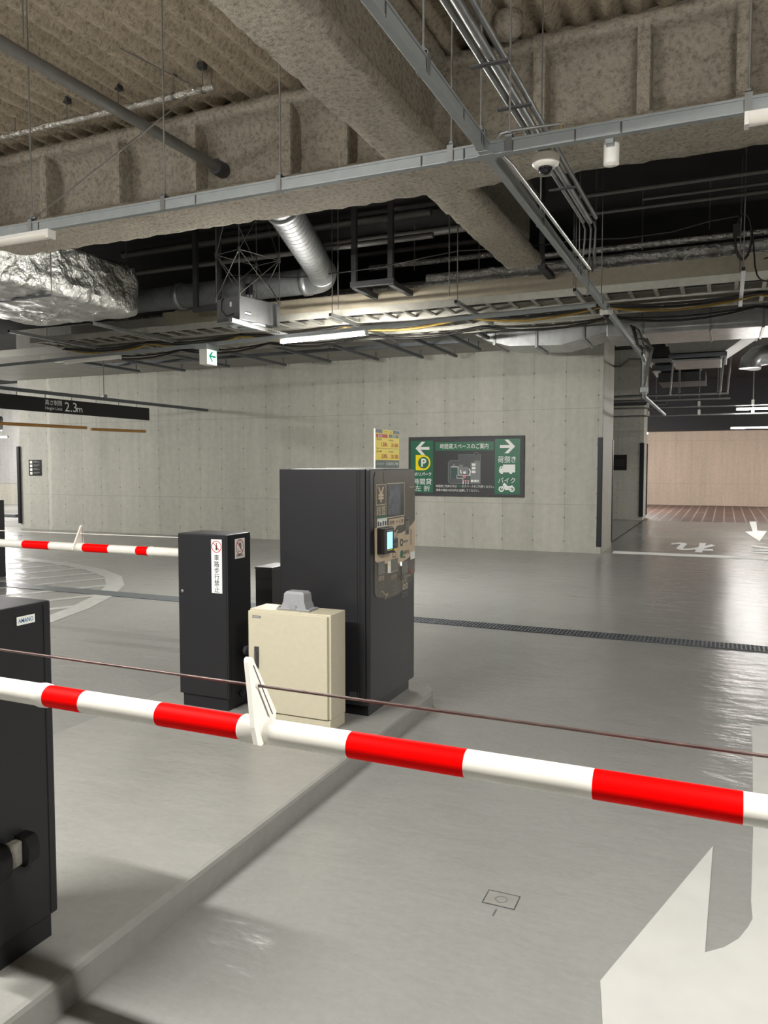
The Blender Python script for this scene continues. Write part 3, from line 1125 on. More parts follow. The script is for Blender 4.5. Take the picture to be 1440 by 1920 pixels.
m = MB(f_side(PX + 0.0036, 0, 0))
m.disc(4.792, 0.919, 0.016, 0.0015, 'ink_red')
m.build('indicator_lamp', dr)

# price board on the machine
BX = -1.955
g = thing('price_board', (BX, 4.49, 1.607), 'yellow parking price board in a white bent bracket on top of the pay machine', 'price board')
m = MB()
m.box((BX - 0.004, 4.302, 1.609), (BX, 4.682, 1.853), 'white_plastic', 0.001)
m.box((BX - 0.34, 4.300, 1.607), (BX, 4.306, 1.613), 'white_plastic')
m.box((BX - 0.34, 4.300, 1.607), (BX, 4.42, 1.610), 'white_plastic')
m.box((BX - 0.006, 4.297, 1.607), (BX + 0.003, 4.303, 1.853), 'white_plastic')
m.build('bracket', g)
m = MB(f_side(BX + 0.0008, 0, 0))
m.rect(4.304, 1.612, 4.68, 1.851, 0, 'board_dark')
m.rect(4.306, 1.661, 4.678, 1.827, 0.0005, 'board_yellow')
m.rect(4.41, 1.829, 4.575, 1.849, 0.0005, 'yellow')
m.text('駐車料金のご案内', 4.49, 1.839, 0.014, 0.001, 'ink_black', width=0.135)
m.rect(4.313, 1.80, 4.49, 1.822, 0.001, 'ink_red')
m.text('最大料金', 4.375, 1.811, 0.018, 0.0014, 'ink_white')
m.rect(4.508, 1.803, 4.67, 1.823, 0.001, 'board_dark')
m.text('時間料金', 4.59, 1.813, 0.016, 0.0014, 'ink_white')
for z_, pa, pb in ((1.757, '1,500', '600'), (1.684, '2,000', '300')):
    m.text(pa, 4.435, z_, 0.034, 0.001, 'ink_red', width=0.085, bold=0.02)
    m.text('円', 4.487, z_ - 0.006, 0.014, 0.001, 'ink_red')
    m.text('20', 4.565, z_, 0.032, 0.001, 'ink_red', width=0.036, bold=0.02)
    m.text('分', 4.59, z_ - 0.006, 0.012, 0.001, 'ink_red')
    m.text(pb, 4.63, z_, 0.034, 0.001, 'ink_red', width=0.052, bold=0.02)
    m.text('円', 4.664, z_ - 0.006, 0.012, 0.001, 'ink_red')
    m.text('入庫 24時間', 4.355, z_ + 0.031, 0.014, 0.001, 'ink_black', width=0.08)
    m.text('8:00-24:00', 4.545, z_ + 0.03, 0.013, 0.001, 'ink_black', width=0.07)
m.text('平日', 4.335, 1.793, 0.012, 0.001, 'ink_black')
m.text('土日祝', 4.335, 1.731, 0.01, 0.001, 'ink_black')
m.line([(4.31, 1.7345), (4.675, 1.7345)], 0.0015, 0.001, 'ink_mid')
m.text('コールセンター', 4.385, 1.638, 0.018, 0.001, 'ink_white', width=0.13)
m.text('0120-912-900', 4.565, 1.638, 0.026, 0.001, 'ink_white', width=0.2, bold=0.01)
m.build('board_face', g)

# ================================================================== WALL SIGNS
SX0, SX1, SZ0, SZ1 = -5.93, -3.54, 1.035, 2.22
g = thing('direction_board', ((SX0 + SX1) / 2, WY, SZ0), 'wide green and charcoal direction board with arrows and a floor map on the concrete wall', 'direction board')
m = MB()
m.box((SX0, WY - 0.05, SZ0), (SX1, WY, SZ1), 'steel_dark', 0.004)
m.build('frame', g)
W_, H_ = SX1 - SX0, SZ1 - SZ0
m = MB(f_front(SX0, WY - 0.051, SZ0))
m.rect(0.03, 0.05, W_ - 0.08, H_ - 0.06, 0, 'sign_dark')
m.rect(0.05, 0.06, 0.535, H_ - 0.075, 0.001, 'green')
m.rect(W_ - 0.575, 0.05, W_ - 0.075, H_ - 0.06, 0.001, 'green')
m.rect(0.58, 0.905, 1.79, 1.075, 0.001, 'green')
m.build('panel', g)
m = MB(f_front(SX0, WY - 0.0535, SZ0))
ink = 'ink_white'


def arrow(m, x, y, L, t, d, w):
    hx = x - d * L * 0.5
    k = L * 0.44
    q = t * 1.35
    up = [(hx, y), (hx + d * k, y + k), (hx + d * (k + q), y + k), (hx + d * (q + t * 0.5), y + t * 0.5), (x + d * L * 0.5, y + t * 0.5)]
    dn = [(a, 2 * y - b) for a, b in up[1:]][::-1]
    m.flat(up + dn, w, ink)


arrow(m, 0.305, 0.955, 0.30, 0.058, 1, 0)
m.build('arrow_symbol', g)
m = MB(f_front(SX0, WY - 0.0535, SZ0))
arrow(m, W_ - 0.325, 0.975, 0.30, 0.058, -1, 0)
m.build('arrow_symbol', g)
m = MB(f_front(SX0, WY - 0.0535, SZ0))
# P mark
m.prism([(0.16, 0.51), (0.31, 0.51)] + arc(0.325, 0.665, 0.155, -PI / 2, PI / 2, 14) + [(0.16, 0.82)], 0, 0.0006, 'yellow')
m.disc(0.33, 0.665, 0.118, 0.001, 'green')
m.text('P', 0.335, 0.665, 0.22, 0.0015, ink, bold=0.035)
m.build('parking_mark', g)['label'] = 'yellow round-ended parking mark with a white letter P'
m = MB(f_front(SX0, WY - 0.0535, SZ0))
m.text('のリパーク', 0.32, 0.435, 0.085, 0.001, ink, width=0.36, bold=0.02)
m.text('時間貸', 0.31, 0.285, 0.135, 0.001, ink, width=0.39, bold=0.004)
m.text('左 折', 0.31, 0.145, 0.125, 0.001, ink, width=0.33, bold=0.004)
m.text('時間貸スペースのご案内', 1.185, 0.99, 0.11, 0.001, ink, width=1.0, bold=0.004)
m.text('荷捌き', W_ - 0.335, 0.725, 0.14, 0.001, ink, width=0.36, bold=0.004)
m.text('バイク', W_ - 0.335, 0.32, 0.125, 0.001, ink, width=0.34, bold=0.004)
m.text('時間貸ご利用の方は', 0.82, 0.195, 0.055, 0.001, ink, width=0.44, bold=0.002)
m.rect(1.06, 0.175, 1.13, 0.215, 0.001, 'green')
m.text('のスペースをご利用ください。', 1.475, 0.195, 0.055, 0.001, ink, width=0.66, bold=0.002)
m.text('満車の場合10分以内に出庫してください。', 1.05, 0.115, 0.055, 0.001, ink, width=0.9, bold=0.002)
m.build('lettering', g)['label'] = 'white lettering'
# truck and motorbike
tx = W_ - 0.335
m = MB(f_front(SX0 + tx, WY - 0.0535, SZ0))
m.prism([(-0.075, 0.475), (0.165, 0.475), (0.165, 0.625), (-0.075, 0.625)], 0, 0.0004, ink)
m.prism([(-0.15, 0.47), (-0.155, 0.51), (-0.145, 0.57), (-0.125, 0.592), (-0.08, 0.595), (-0.07, 0.475)], 0, 0.0005, ink)
m.flat([(-0.128, 0.55), (-0.118, 0.575), (-0.098, 0.578), (-0.095, 0.552)], 0.001, 'green')
m.disc(-0.1, 0.472, 0.03, 0.0006, ink)
m.disc(0.08, 0.472, 0.03, 0.0006, ink)
m.build('truck_symbol', g)
m = MB(f_front(SX0 + tx, WY - 0.0535, SZ0))
for wx in (-0.105, 0.105):
    m.ring(wx, 0.15, 0.03, 0.056, 0, ink)
    m.disc(wx, 0.15, 0.012, 0, ink)
m.flat([(-0.06, 0.225), (-0.085, 0.24), (-0.06, 0.255), (-0.045, 0.275), (-0.025, 0.255), (0.0, 0.235), (0.02, 0.21), (0.07, 0.215), (0.125, 0.225), (0.12, 0.21), (0.075, 0.195), (0.045, 0.175), (0.04, 0.135), (-0.03, 0.13), (-0.05, 0.165)], 0.0004, ink)
m.line([(-0.105, 0.15), (-0.055, 0.235)], 0.016, 0.0004, ink)
m.line([(0.03, 0.14), (0.105, 0.15)], 0.016, 0.0004, ink)
m.build('motorbike_symbol', g)
# floor map
m = MB(f_front(SX0 + 0.585, WY - 0.0535, SZ0 + 0.235))


def mp(x, y):    # crop pixels of the map -> local metres
    return ((x - 50) / 1310 * 1.21, (1090 - y) / 740 * 0.64)


def mpl(pts, t, mat, w=0.0):
    m.line([mp(*p) for p in pts], t, w, mat)


def mpf(pts, mat, w=0.0):
    m.flat([mp(*p) for p in pts], w, mat)


mpf([(345, 590), (390, 540), (580, 540), (580, 415), (1070, 415), (1070, 1075), (390, 1075), (345, 1030)], 'ink_mid')
mpl([(345, 590), (400, 540), (580, 540), (580, 410), (930, 410), (930, 372), (1010, 372), (1010, 410), (1070, 410), (1070, 1075), (390, 1075), (345, 1030), (345, 590)], 0.008, 'ink_grey', 0.0005)
mpf([(380, 690), (570, 690), (570, 950), (380, 950)], 'board_dark', 0.0005)
mpl([(410, 690), (570, 690), (570, 880), (850, 880)], 0.012, 'ink_white', 0.001)
mpl([(545, 880), (545, 950), (680, 950), (680, 1080)], 0.008, 'ink_white', 0.001)
mpl([(400, 700), (400, 950)], 0.01, 'ink_grey', 0.001)
mpf([(590, 640), (680, 640), (680, 690), (800, 690), (800, 850), (590, 850)], 'ink_grey', 0.0005)
mpf([(450, 630), (500, 630), (500, 690), (450, 690)], 'ink_grey', 0.0005)
mpf([(850, 590), (1060, 590), (1060, 1060), (850, 1060)], 'ink_grey', 0.0003)
mpf([(930, 545), (1070, 545), (1070, 590), (930, 590)], 'slot', 0.0005)
for yy in (612, 690, 775):
    mpf([(880, yy), (960, yy), (960, yy + 55), (880, yy + 55)], 'ink_white', 0.001)
for xx, ww in ((860, 55), (935, 50), (1005, 25)):
    mpf([(xx, 985), (xx + ww, 985), (xx + ww, 1035), (xx, 1035)], 'ink_white', 0.001)
mpf([(665, 880), (755, 880), (735, 945), (690, 945)], 'pink', 0.001)
for xx in (690, 745, 800):
    mpl([(xx, 1000), (xx, 1080)], 0.012, 'ink_white', 0.001)
mpl([(680, 1005), (820, 1005)], 0.014, 'pink', 0.0013)
mpl([(625, 770), (640, 840)], 0.02, 'ink_white', 0.001)
mpf([(680, 800), (745, 790), (745, 850), (690, 850)], 'ink_white', 0.001)
mpl([(820, 740), (850, 800), (830, 860)], 0.02, 'ink_white', 0.001)
m.build('floor_map', g)['label'] = 'grey outline floor map with white and pink marks'


def notice(x0, x1, z0, z1, y, label, rows):
    g = thing('notice_plate', ((x0 + x1) / 2, y, z0), label, 'notice')
    m = MB()
    m.box((x0, y - 0.02, z0), (x1, y, z1), 'black_deep')
    m.build('plate', g)
    m = MB(f_front(x0, y - 0.0215, z0))
    w, h = x1 - x0, z1 - z0
    if rows:
        for k in range(4):
            yy = h * (0.14 + 0.235 * k)
            m.rect(w * .1, yy - h * .08, w * .3, yy + h * .08, 0, 'ink_white')
            for q in range(2):
                m.rect(w * .38, yy - h * .02 + q * h * .06, w * (.72 + .18 * ((k + q) % 2)), yy + h * .012 + q * h * .06, 0, 'ink_grey')
    else:
        for k in range(3):
            m.rect(w * .15, h * (.3 + .15 * k), w * .85, h * (.36 + .15 * k), 0, 'sign_dark')
    m.build('notice_print', g)


notice(-16.6, -16.17, 1.39, 1.80, WY, 'small black notice with a column of white pictograms at the far end of the wall', True)
notice(-3.2, -2.75, 1.51, 1.98, 24.6, 'square black notice on the second pier beyond the side opening', False)


def guard(name, lo, hi, label):
    m = MB()
    m.box(lo, hi, 'guard', 0.012)
    o = m.build(name)
    return tag(o, label, 'corner guard', 'black corner guards')


guard('corner_guard', (-16.99, WY - 0.06, 0.13), (-16.90, WY - 0.0, 2.15), 'black corner guard strip on the far left end of the concrete wall')
guard('corner_guard', (-2.17, WY - 0.03, 0.13), (-2.075, WY + 0.015, 2.16), 'black corner guard strip on the front right edge of the concrete wall')
guard('corner_guard', (-2.12, 16.12, 0.1), (-2.07, 16.23, 2.16), 'black corner guard strip on the rear edge of the wall end')
guard('corner_guard', (-2.37, 24.56, 0.1), (-2.25, 24.60, 2.34), 'black corner guard strip on the front edge of the second pier')
guard('corner_guard', (-2.28, 25.6, 0.1), (-2.24, 25.72, 2.34), 'thin black corner guard on the rear edge of the second pier')
guard('corner_guard', (-22.0, 17.93, 1.0), (-21.9, 18.0, 2.36), 'dark guard strip on the column in the bright far aisle')

# ================================================================== FLOOR THINGS
g = thing('drain_grate', (0, 7.56, 0), 'dark steel slotted drain grate running across the lane beyond the pay machine', 'drain grate')
m = MB()
m.box((-3.4, 7.44, 0.0), (4.5, 7.68, 0.002), 'pit')
m.build('pit', g)
m = MB()
x = -3.4
while x < 4.5:
    m.box((x, 7.45, 0.001), (x + 0.014, 7.67, 0.008), 'grate')
    x += 0.036
for yy in (7.442, 7.50, 7.557, 7.614, 7.668):
    m.box((-3.4, yy, 0.001), (4.5, yy + 0.012, 0.0085), 'grate')
m.build('bars', g)
g = thing('drain_cover', (-9, 7.56, 0), 'flat steel drain cover strip crossing the striped zone', 'drain cover')
m = MB()
m.box((-16, 7.42, 0.001), (-3.42, 7.70, 0.006), 'cover')
m.build('plate', g)
g = thing('floor_hatch', (-0.73, 2.747, 0), 'small square loop-sensor hatch set in the near lane', 'floor hatch')
m = MB(Matrix.Translation((-0.73, 2.747, 0.001)))
m.rect(-0.058, -0.045, 0.058, 0.045, 0, 'hatch_lid')
m.frame_line(-0.062, -0.048, 0.062, 0.048, 0.004, 0.0006, 'rubber')
m.ring(0, 0, 0.02, 0.023, 0.0006, 'cover')
m.build('lid', g)
m = MB(Matrix.Translation((-0.73, 2.66, 0.001)))
m.rect(-0.003, -0.03, 0.003, 0.02, 0, 'cover')
m.build('scar', g)
p = at(3, 1096, z=0)
p = Vector((-9.72, 7.75, 0))
g = thing('ticket_machine', (p.x - 0.2, p.y + 0.15, 0), 'black machine cut off by the left photo edge beside the striped zone', 'ticket machine')
m = MB()
m.box((p.x - 0.5, p.y, 0), (p.x + 0.02, p.y + 0.4, 1.13), 'black', 0.006)
m.build('body', g)
m = MB()
m.box((p.x - 0.5, p.y - 0.004, 0.1), (p.x - 0.02, p.y, 1.08), 'black_deep')
m.build('front_panel', g)
p = at(12, 970, z=0)
m = MB()
m.box((p.x - 0.45, p.y, 0), (p.x + 0.4, p.y + 0.2, 0.11), 'rubber', 0.03)
tag(m.build('wheel_stop'), 'dark wheel stop on the bright far left floor', 'wheel stop')

# ================================================================== HEIGHT LIMIT SIGN
LX = -10.925
g = thing('height_limit_sign', (LX, 11.0, 2.56), 'long black hanging height limit sign with white lettering', 'height sign')
m = MB()
m.box((LX - 0.04, 8.2, 2.575), (LX, 12.76, 2.825), 'black_deep')
m.build('panel', g)
m = MB(f_side(LX + 0.001, 0, 2.70))
m.text('高さ制限', 10.27, 0.052, 0.105, 0, 'ink_white', width=0.38)
m.text('Height Limit', 10.27, -0.058, 0.075, 0, 'ink_white', width=0.38)
m.text('2.3', 10.66, 0.0, 0.24, 0, 'ink_white', width=0.28)
m.text('m', 10.87, -0.04, 0.17, 0, 'ink_white', width=0.13)
m.build('lettering', g)
m = MB()
for yy in (9.5, 10.1, 10.7, 11.3, 11.9, 12.4):
    m = MB()
    m.tube([(LX - 0.02, yy, 2.825), (LX - 0.02, yy, 2.885)], 0.008, 'rod', 6)
    m.build('hanger_pin', g)
g = thing('sign_rail', (LX, 12, 2.88), 'grey steel rail carrying the height limit sign, running to the wall', 'steel rail')
m = MB()
m.box((LX - 0.045, 7.8, 2.885), (LX + 0.005, WY, 2.945), 'galv_dark')
m.build('channel', g)
for yy in (9.0, 11.52):
    m = MB()
    m.box((LX - 0.05, yy - 0.05, 2.94), (LX + 0.01, yy + 0.05, 3.0), 'galv')
    m.tube([(LX - 0.03, yy, 2.98), (LX - 0.03, yy, 3.9)], 0.008, 'rod', 6)
    m.tube([(LX, yy - .03, 2.98), (LX, yy - .03, 3.9)], 0.006, 'rod', 6)
    m.build('hanger', g)
for i, (y0, y1) in enumerate(((11.18, 12.66), (8.0, 11.05))):
    m = MB()
    m.tube([(LX - 0.03, y0, 2.325), (LX - 0.03, y1, 2.345)], 0.028, 'orange', 12)
    g = thing('bumper_bar', (LX, (y0 + y1) / 2, 2.3), ('ochre hanging bumper bar under the far half of the height limit sign', 'ochre hanging bumper bar under the near half of the height limit sign')[i], 'bumper bar', 'ochre bumper bars')
    o = m.build('bar', g)
    m = MB()
    for yy in (y0 + 0.12, y1 - 0.12):
        m = MB()
        m.tube([(LX - 0.03, yy, 2.36), (LX - 0.03, yy, 2.575)], 0.002, 'rod', 5)
        m.build('chain', g)

# ================================================================== CEILING TROUGHS AND LAMPS
RZ = 3.30
RY, RX = 4.17, -1.225


def trough(name, a, b, label, joints, w=0.042, h=0.07):
    a, b = Vector(a), Vector(b)
    d = (b - a).normalized()
    s = d.cross(Vector((0, 0, 1)))
    c = (a + b) / 2
    g = thing(name, c, label, 'cable trough', 'grey cable troughs')
    m = MB(frame(a, d, s))
    L = (b - a).length
    m.T = Matrix((d, -s, Vector((0, 0, 1)))).transposed().to_4x4()
    m.T.translation = a
    m.box((0, -w / 2, 0), (L, w / 2, 0.012), 'trough', 0.002)
    m.box((0, -w / 2 + 0.003, 0.01), (L, w / 2 - 0.003, h), 'trough', 0.002)
    for sd in (-1, 1):
        m.box((0, sd * w / 2 - 0.003, h - 0.012), (L, sd * w / 2 + 0.003, h), 'trough')
    m.build('channel', g)
    for t in joints:
        m2 = MB(m.T.copy())
        m2.box((t - 0.004, -w / 2 - 0.001, 0.001), (t + 0.004, w / 2 + 0.001, h + 0.001), 'rubber')
        m2.build('joint', g)
    return g


trough('cable_trough', (-7.5, RY, RZ), (2.4, RY, RZ), 'nearest grey cable trough running across below the sprayed girder', (2.98, 4.1, 4.35, 5.9, 6.15, 6.42, 6.75, 6.98, 7.95, 9.0))
trough('cable_trough', (RX, -0.5, RZ), (RX, 12.5, RZ), 'grey cable trough running away from the viewer over the lane', (3.0, 3.25, 3.72, 4.2, 4.5, 6.0, 7.4, 8.9))
trough('cable_trough', (-12.2, 9.66, RZ + 0.02), (-1.3, 8.56, RZ + 0.02), 'thin far cable trough that carries the glowing lamp', (), 0.03, 0.05)
m = MB()
m.box((RX - 0.045, RY - 0.045, RZ - 0.004), (RX + 0.045, RY + 0.045, RZ + 0.01), 'trough', 0.003)
m.box((RX - 0.09, RY - 0.028, RZ - 0.002), (RX + 0.09, RY + 0.028, RZ + 0.008), 'trough', 0.003)
m.box((RX - 0.028, RY - 0.09, RZ - 0.002), (RX + 0.028, RY + 0.09, RZ + 0.008), 'trough', 0.003)
tag(m.build('trough_junction'), 'grey cross plate where the two nearest troughs meet', 'trough junction')


def batten(x0, x1, y, z, lit, label, y1=None, mat='diffuser_on', flat=False):
    y1 = y if y1 is None else y1
    a, b = Vector((x0, y, z)), Vector((x1, y1, z))
    d = (b - a).normalized()
    s = Vector((0, 0, 1)).cross(d)
    L = (b - a).length
    g = thing('ceiling_lamp', (a + b) / 2, label, 'ceiling lamp', 'white batten ceiling lamps')
    T = Matrix((d, s, Vector((0, 0, 1)))).transposed().to_4x4()
    T.translation = a
    m = MB(T)
    m.box((0, -0.034, 0.022), (L, 0.034, 0.05), 'white_plastic', 0.003)
    m.build('housing', g)
    pr = [(0.036 * math.cos(t), 0.024 + 0.034 * math.sin(t)) for t in [PI + PI * k / 8 for k in range(9)]]
    if flat:
        pr = [(-0.034, 0.024), (-0.03, -0.006), (0.03, -0.006), (0.034, 0.024)]
    vs = [(0.015, p, q) for p, q in pr] + [(L - 0.015, p, q) for p, q in pr]
    n_ = len(pr)
    m = MB(T)
    m.add(vs, [[i, i + 1, n_ + i + 1, n_ + i] for i in range(n_ - 1)], mat if lit else 'diffuser_off', not flat)
    m.add(vs, [list(range(n_)), list(range(n_, 2 * n_))], mat if lit else 'diffuser_off')
    m.build('diffuser', g)
    m = MB(T)
    m.box((-0.006, -0.036, -0.012), (0.015, 0.036, 0.05), 'white_plastic', 0.003)
    m.build('end_cap', g)
    m = MB(T)
    m.box((L - 0.015, -0.036, -0.012), (L + 0.006, 0.036, 0.05), 'white_plastic', 0.003)
    m.build('end_cap', g)
    return g


batten(-5.68, -4.42, RY, RZ - 0.05, False, 'unlit white ceiling lamp cut by the left photo edge on the nearest trough')
batten(0.05, 1.3, RY, RZ - 0.05, False, 'unlit white ceiling lamp cut by the right photo edge on the nearest trough')
batten(-9.72, -8.5, 9.40, RZ - 0.03, False, 'unlit white ceiling lamp above the height limit sign', 9.28)
batten(-5.46, -4.14, 9.0, RZ - 0.03, True, 'glowing white ceiling lamp hanging before the concrete wall', 8.86, mat='diffuser_strong')
batten(0.2, 1.45, 20.0, 2.95, True, 'glowing ceiling lamp over the side lane, nearer of the two at the right', mat='diffuser_soft')
batten(0.12, 1.4, 27.0, 2.83, True, 'lower glowing ceiling lamp over the brown paving at the right', mat='diffuser_soft')
batten(2.6, 3.9, 30.5, 2.83, True, 'added unseen ceiling lamp over the far right of the brown paving', mat='diffuser_on')  # lamp added out of view to keep the far wall lit
batten(-3.9, -2.62, 30.0, 2.83, True, 'glowing ceiling lamp showing just right of the second pier', mat='diffuser_strong')
batten(-21.9, -20.7, 17.6, 2.54, True, 'glowing ceiling lamp in the bright aisle left of the wall', mat='diffuser_bright')
# unseen lamps: most inferred from shadows and floor glare, others added for brightness
batten(-3.5, -2.25, 0.95, RZ - 0.05, True, 'glowing ceiling lamp above the near gate', mat='diffuser_near', flat=True)
batten(0.6, 1.85, 0.95, RZ - 0.05, True, 'glowing ceiling lamp above the near lane', mat='diffuser_near', flat=True)
batten(-8.4, -7.15, 1.6, RZ - 0.05, True, 'glowing ceiling lamp above the far lane', flat=True)
batten(-14.9, -13.65, 9.5, RZ - 0.05, True, 'added unseen ceiling lamp above the striped zone', mat='diffuser_on')  # added out of view to brighten the left part of the wall
batten(-20.5, -19.25, 11.5, RZ - 0.05, True, 'glowing ceiling lamp over the bright aisle', mat='diffuser_bright')
batten(-27.5, -26.2, 15.5, RZ - 0.05, True, 'glowing ceiling lamp deep in the bright aisle', mat='diffuser_bright')
batten(-27.0, -25.7, 20.5, RZ - 0.05, True, 'glowing ceiling lamp at the end of the bright aisle', mat='diffuser_bright')



batten(3.3, 4.55, 15.6, RZ - 0.05, True, 'added unseen ceiling lamp at the right of the stop line')  # added out of view to lighten the wall end and second pier
batten(3.0, 4.25, 22.5, RZ - 0.05, True, 'added unseen ceiling lamp at the right of the small painted arrow')  # added out of view, more light for the far wall


# hanger rods with clamps
def rod(x, y, z0, z1, label, clamp=True, r=0.0055, cat='hanger rod', axis='X'):
    g = thing('hanger_rod', (x, y, z0), label, cat, 'threaded hanger rods')
    m = MB()
    m.tube([(x, y, z0), (x, y, z1)], r, 'rod', 7)
    m.build('rod', g)
    if clamp:
        m = MB()
        if axis == 'X':
            m.box((x - 0.018, y - 0.027, z0 - 0.075), (x + 0.018, y - 0.023, z0 + 0.02), 'galv')
            m.box((x - 0.018, y + 0.023, z0 - 0.075), (x + 0.018, y + 0.027, z0 + 0.02), 'galv')
            m.box((x - 0.018, y - 0.027, z0 + 0.016), (x + 0.018, y + 0.027, z0 + 0.02), 'galv')
        else:
            m.box((x - 0.027, y - 0.018, z0 - 0.075), (x - 0.023, y + 0.018, z0 + 0.02), 'galv')
            m.box((x + 0.023, y - 0.018, z0 - 0.075), (x + 0.027, y + 0.018, z0 + 0.02), 'galv')
            m.box((x - 0.027, y - 0.018, z0 + 0.016), (x + 0.027, y + 0.018, z0 + 0.02), 'galv')
        m.tube([(x, y - 0.012, z0 + 0.03), (x, y + 0.012, z0 + 0.03)], 0.011, 'galv', 8)
        m.build('clamp', g)
    return g


zt = DZ + 0.01
for i, X in enumerate((-4.6, -3.41, -2.53, -1.43, -1.1, 0.06)):
    rod(X, RY, RZ + 0.075, zt, ['rod holding the nearest trough above the unlit lamp at the left', 'rod holding the nearest trough, crossing the sloping grey pipe', 'rod holding the nearest trough left of the big lengthwise girder',
                                'rod holding the nearest trough just left of the trough crossing', 'rod holding the nearest trough just right of the trough crossing', 'rod holding the nearest trough above the unlit lamp at the right'][i])
m = MB()
m.tube([(-4.58, RY, 3.40), (-3.9, RY + 0.9, 4.5)], 0.006, 'rod', 6)
m.tube([(-4.6, RY, 3.40), (-4.56, RY, 3.40)], 0.012, 'galv', 8)
tag(m.build('brace_rod'), 'slanting brace rod rising from the left end of the nearest trough', 'brace rod')
for i, Y in enumerate((3.2, 4.05, 5.5, 7.06, 8.4)):
    rod(RX, Y, RZ + 0.075, zt + 0.15 * (Y > 6), ['rod holding the lengthwise trough at the top of the picture', 'rod holding the lengthwise trough close to the crossing plate', 'rod holding the lengthwise trough under the cross girder', 'rod holding the lengthwise trough beyond the cross girder', 'rod holding the lengthwise trough near the far dome camera'][i], axis='Y')
# rods of the pipe runs and trays
RODL = ['thin rod beside the end of the thin bright conduit', 'thin rod right of the three conduits, reaching the bright pipes', 'thin rod between the conduit bundle and the cable coil', 'thin rod running down behind the black cable coil',
        'thin rod holding the tray strut right of the glowing lamp', 'thin rod holding the tray strut above the glowing lamp', 'thin rod holding the tray strut next to the far dome camera', 'thin rod left of the single pipe rack post', 'thin rod between the double pipe rack and the lengthwise girder']
for i, (u, v, Y, z1) in enumerate(((1116, 505, 9.6, 5.15), (1204, 470, 10.6, 5.15), (1330, 430, 10.6, 5.15), (1387, 510, 9.9, 5.15), (842, 555, 9.35, 5.15), (634, 580, 9.4, 5.15), (1075, 535, 9.3, 5.15), (898, 530, 10.5, 5.15), (777, 508, 10.6, 5.1))):
    p = at(u, v, Y=Y)
    rod(p.x, p.y, p.z, z1, RODL[i], False, 0.008)

# conduit dropping down over the side lane
g = thing('conduit', (RX, 12.8, 2.7), 'grey conduit dropping at the end of the lengthwise trough', 'conduit')
m = MB()
m.tube([(RX + 0.02, 12.4, 3.33), (RX + 0.02, 12.78, 3.31), (RX + 0.02, 12.9, 3.25), (RX + 0.02, 12.9, 2.82), (RX + 0.02, 13.0, 2.73), (RX + 0.02, 17.5, 2.72)], 0.032, 'trough', 12)
m.build('pipe', g)
m = MB()
m.box((RX - 0.03, 12.85, 2.79), (RX + 0.08, 12.95, 2.87), 'trough', 0.01)
m.build('coupling', g)
m = MB()
m.box((RX + 0.005, 12.84, 3.2), (RX + 0.06, 12.95, 3.26), 'trough', 0.01)
m.build('coupling', g)
m = MB()
m.tube([(-1.165, 4.25, 3.33), (-1.15, 4.4, 3.33), (-1.115, 6.95, 3.33)], 0.013, 'chrome', 10)
tag(m.build('conduit'), 'thin bright conduit running beside the lengthwise trough', 'conduit')

# three conduits in a bundle
g = thing('conduit_bundle', (-1.1, 5, 3.72), 'bundle of three bright conduits running away above the lengthwise trough', 'conduit bundle')
zc = 3.74
for k, dx in enumerate((-0.045, 0.012, 0.06)):
    m = MB()
    m.tube([(-1.215 + dx, 1.0, zc + (0.01, 0, 0.03)[k]), (-1.135 + dx, 6.98, zc + (0.01, 0, 0.03)[k])], (0.018, 0.024, 0.018)[k], 'galv', 10)
    m.build('conduit', g)
for Y in (4.02, 4.55, 5.0, 6.0):
    m = MB()
    m.box((-1.275, Y - 0.015, zc - 0.034), (-1.075, Y + 0.015, zc - 0.024), 'steel_dark')
    m.build('saddle', g)
for k, (dx, L) in enumerate(((-0.05, 0.25), (0.0, 0.5), (0.04, 0.3))):
    m = MB()
    m.tube([(-1.135 + dx, 6.98, zc), (-1.13 + dx, 7.08, zc - 0.03), (-1.14 + dx, 7.12, zc - 0.1), (-1.16 + dx, 7.12, zc - 0.1 - L)], 0.009, 'pipe_grey', 7)
    m.build('cable_tail', g)

# dome cameras, cylinder, curved conduit
def dome(x, y, z, r, label, tailwire):
    g = thing('dome_camera', (x, y, z - r * 0.9), label, 'dome camera', 'white dome cameras')
    m = MB()
    m.lathe([(r * 0.55, 0.0), (r * 0.98, 0.0), (r, -r * 0.06), (r, -r * 0.5), (r * 0.97, -r * 0.62), (r * 0.72, -r * 0.85), (r * 0.55, -r * 0.88)], (x, y, z), 'white', 32)
    m.build('housing', g)
    m = MB()
    prof = [(r * 0.52 * math.cos(t), -r * 0.86 - r * 0.52 * math.sin(t)) for t in [PI / 2 * k / 8 for k in range(8)]] + [(0.002, -r * 1.38)]
    m.lathe(prof, (x, y, z), 'lens', 24)
    m.build('dome', g)
    m = MB()
    m.box((x - 0.03, y - 0.03, z), (x + 0.03, y + 0.03, z + 0.05), 'trough')
    m.build('mount', g)
    if tailwire:
        m = MB()
        m.tube([(x + 0.01, y, z + 0.01), (x + 0.05, y, z + 0.05), (x + 0.085, y + 0.01, z + 0.11), (x + 0.08, y + 0.02, z + 0.17)], 0.004, 'cable_yellow', 6)
        m.build('cable', g)['label'] = 'thin yellow cable'
    return g


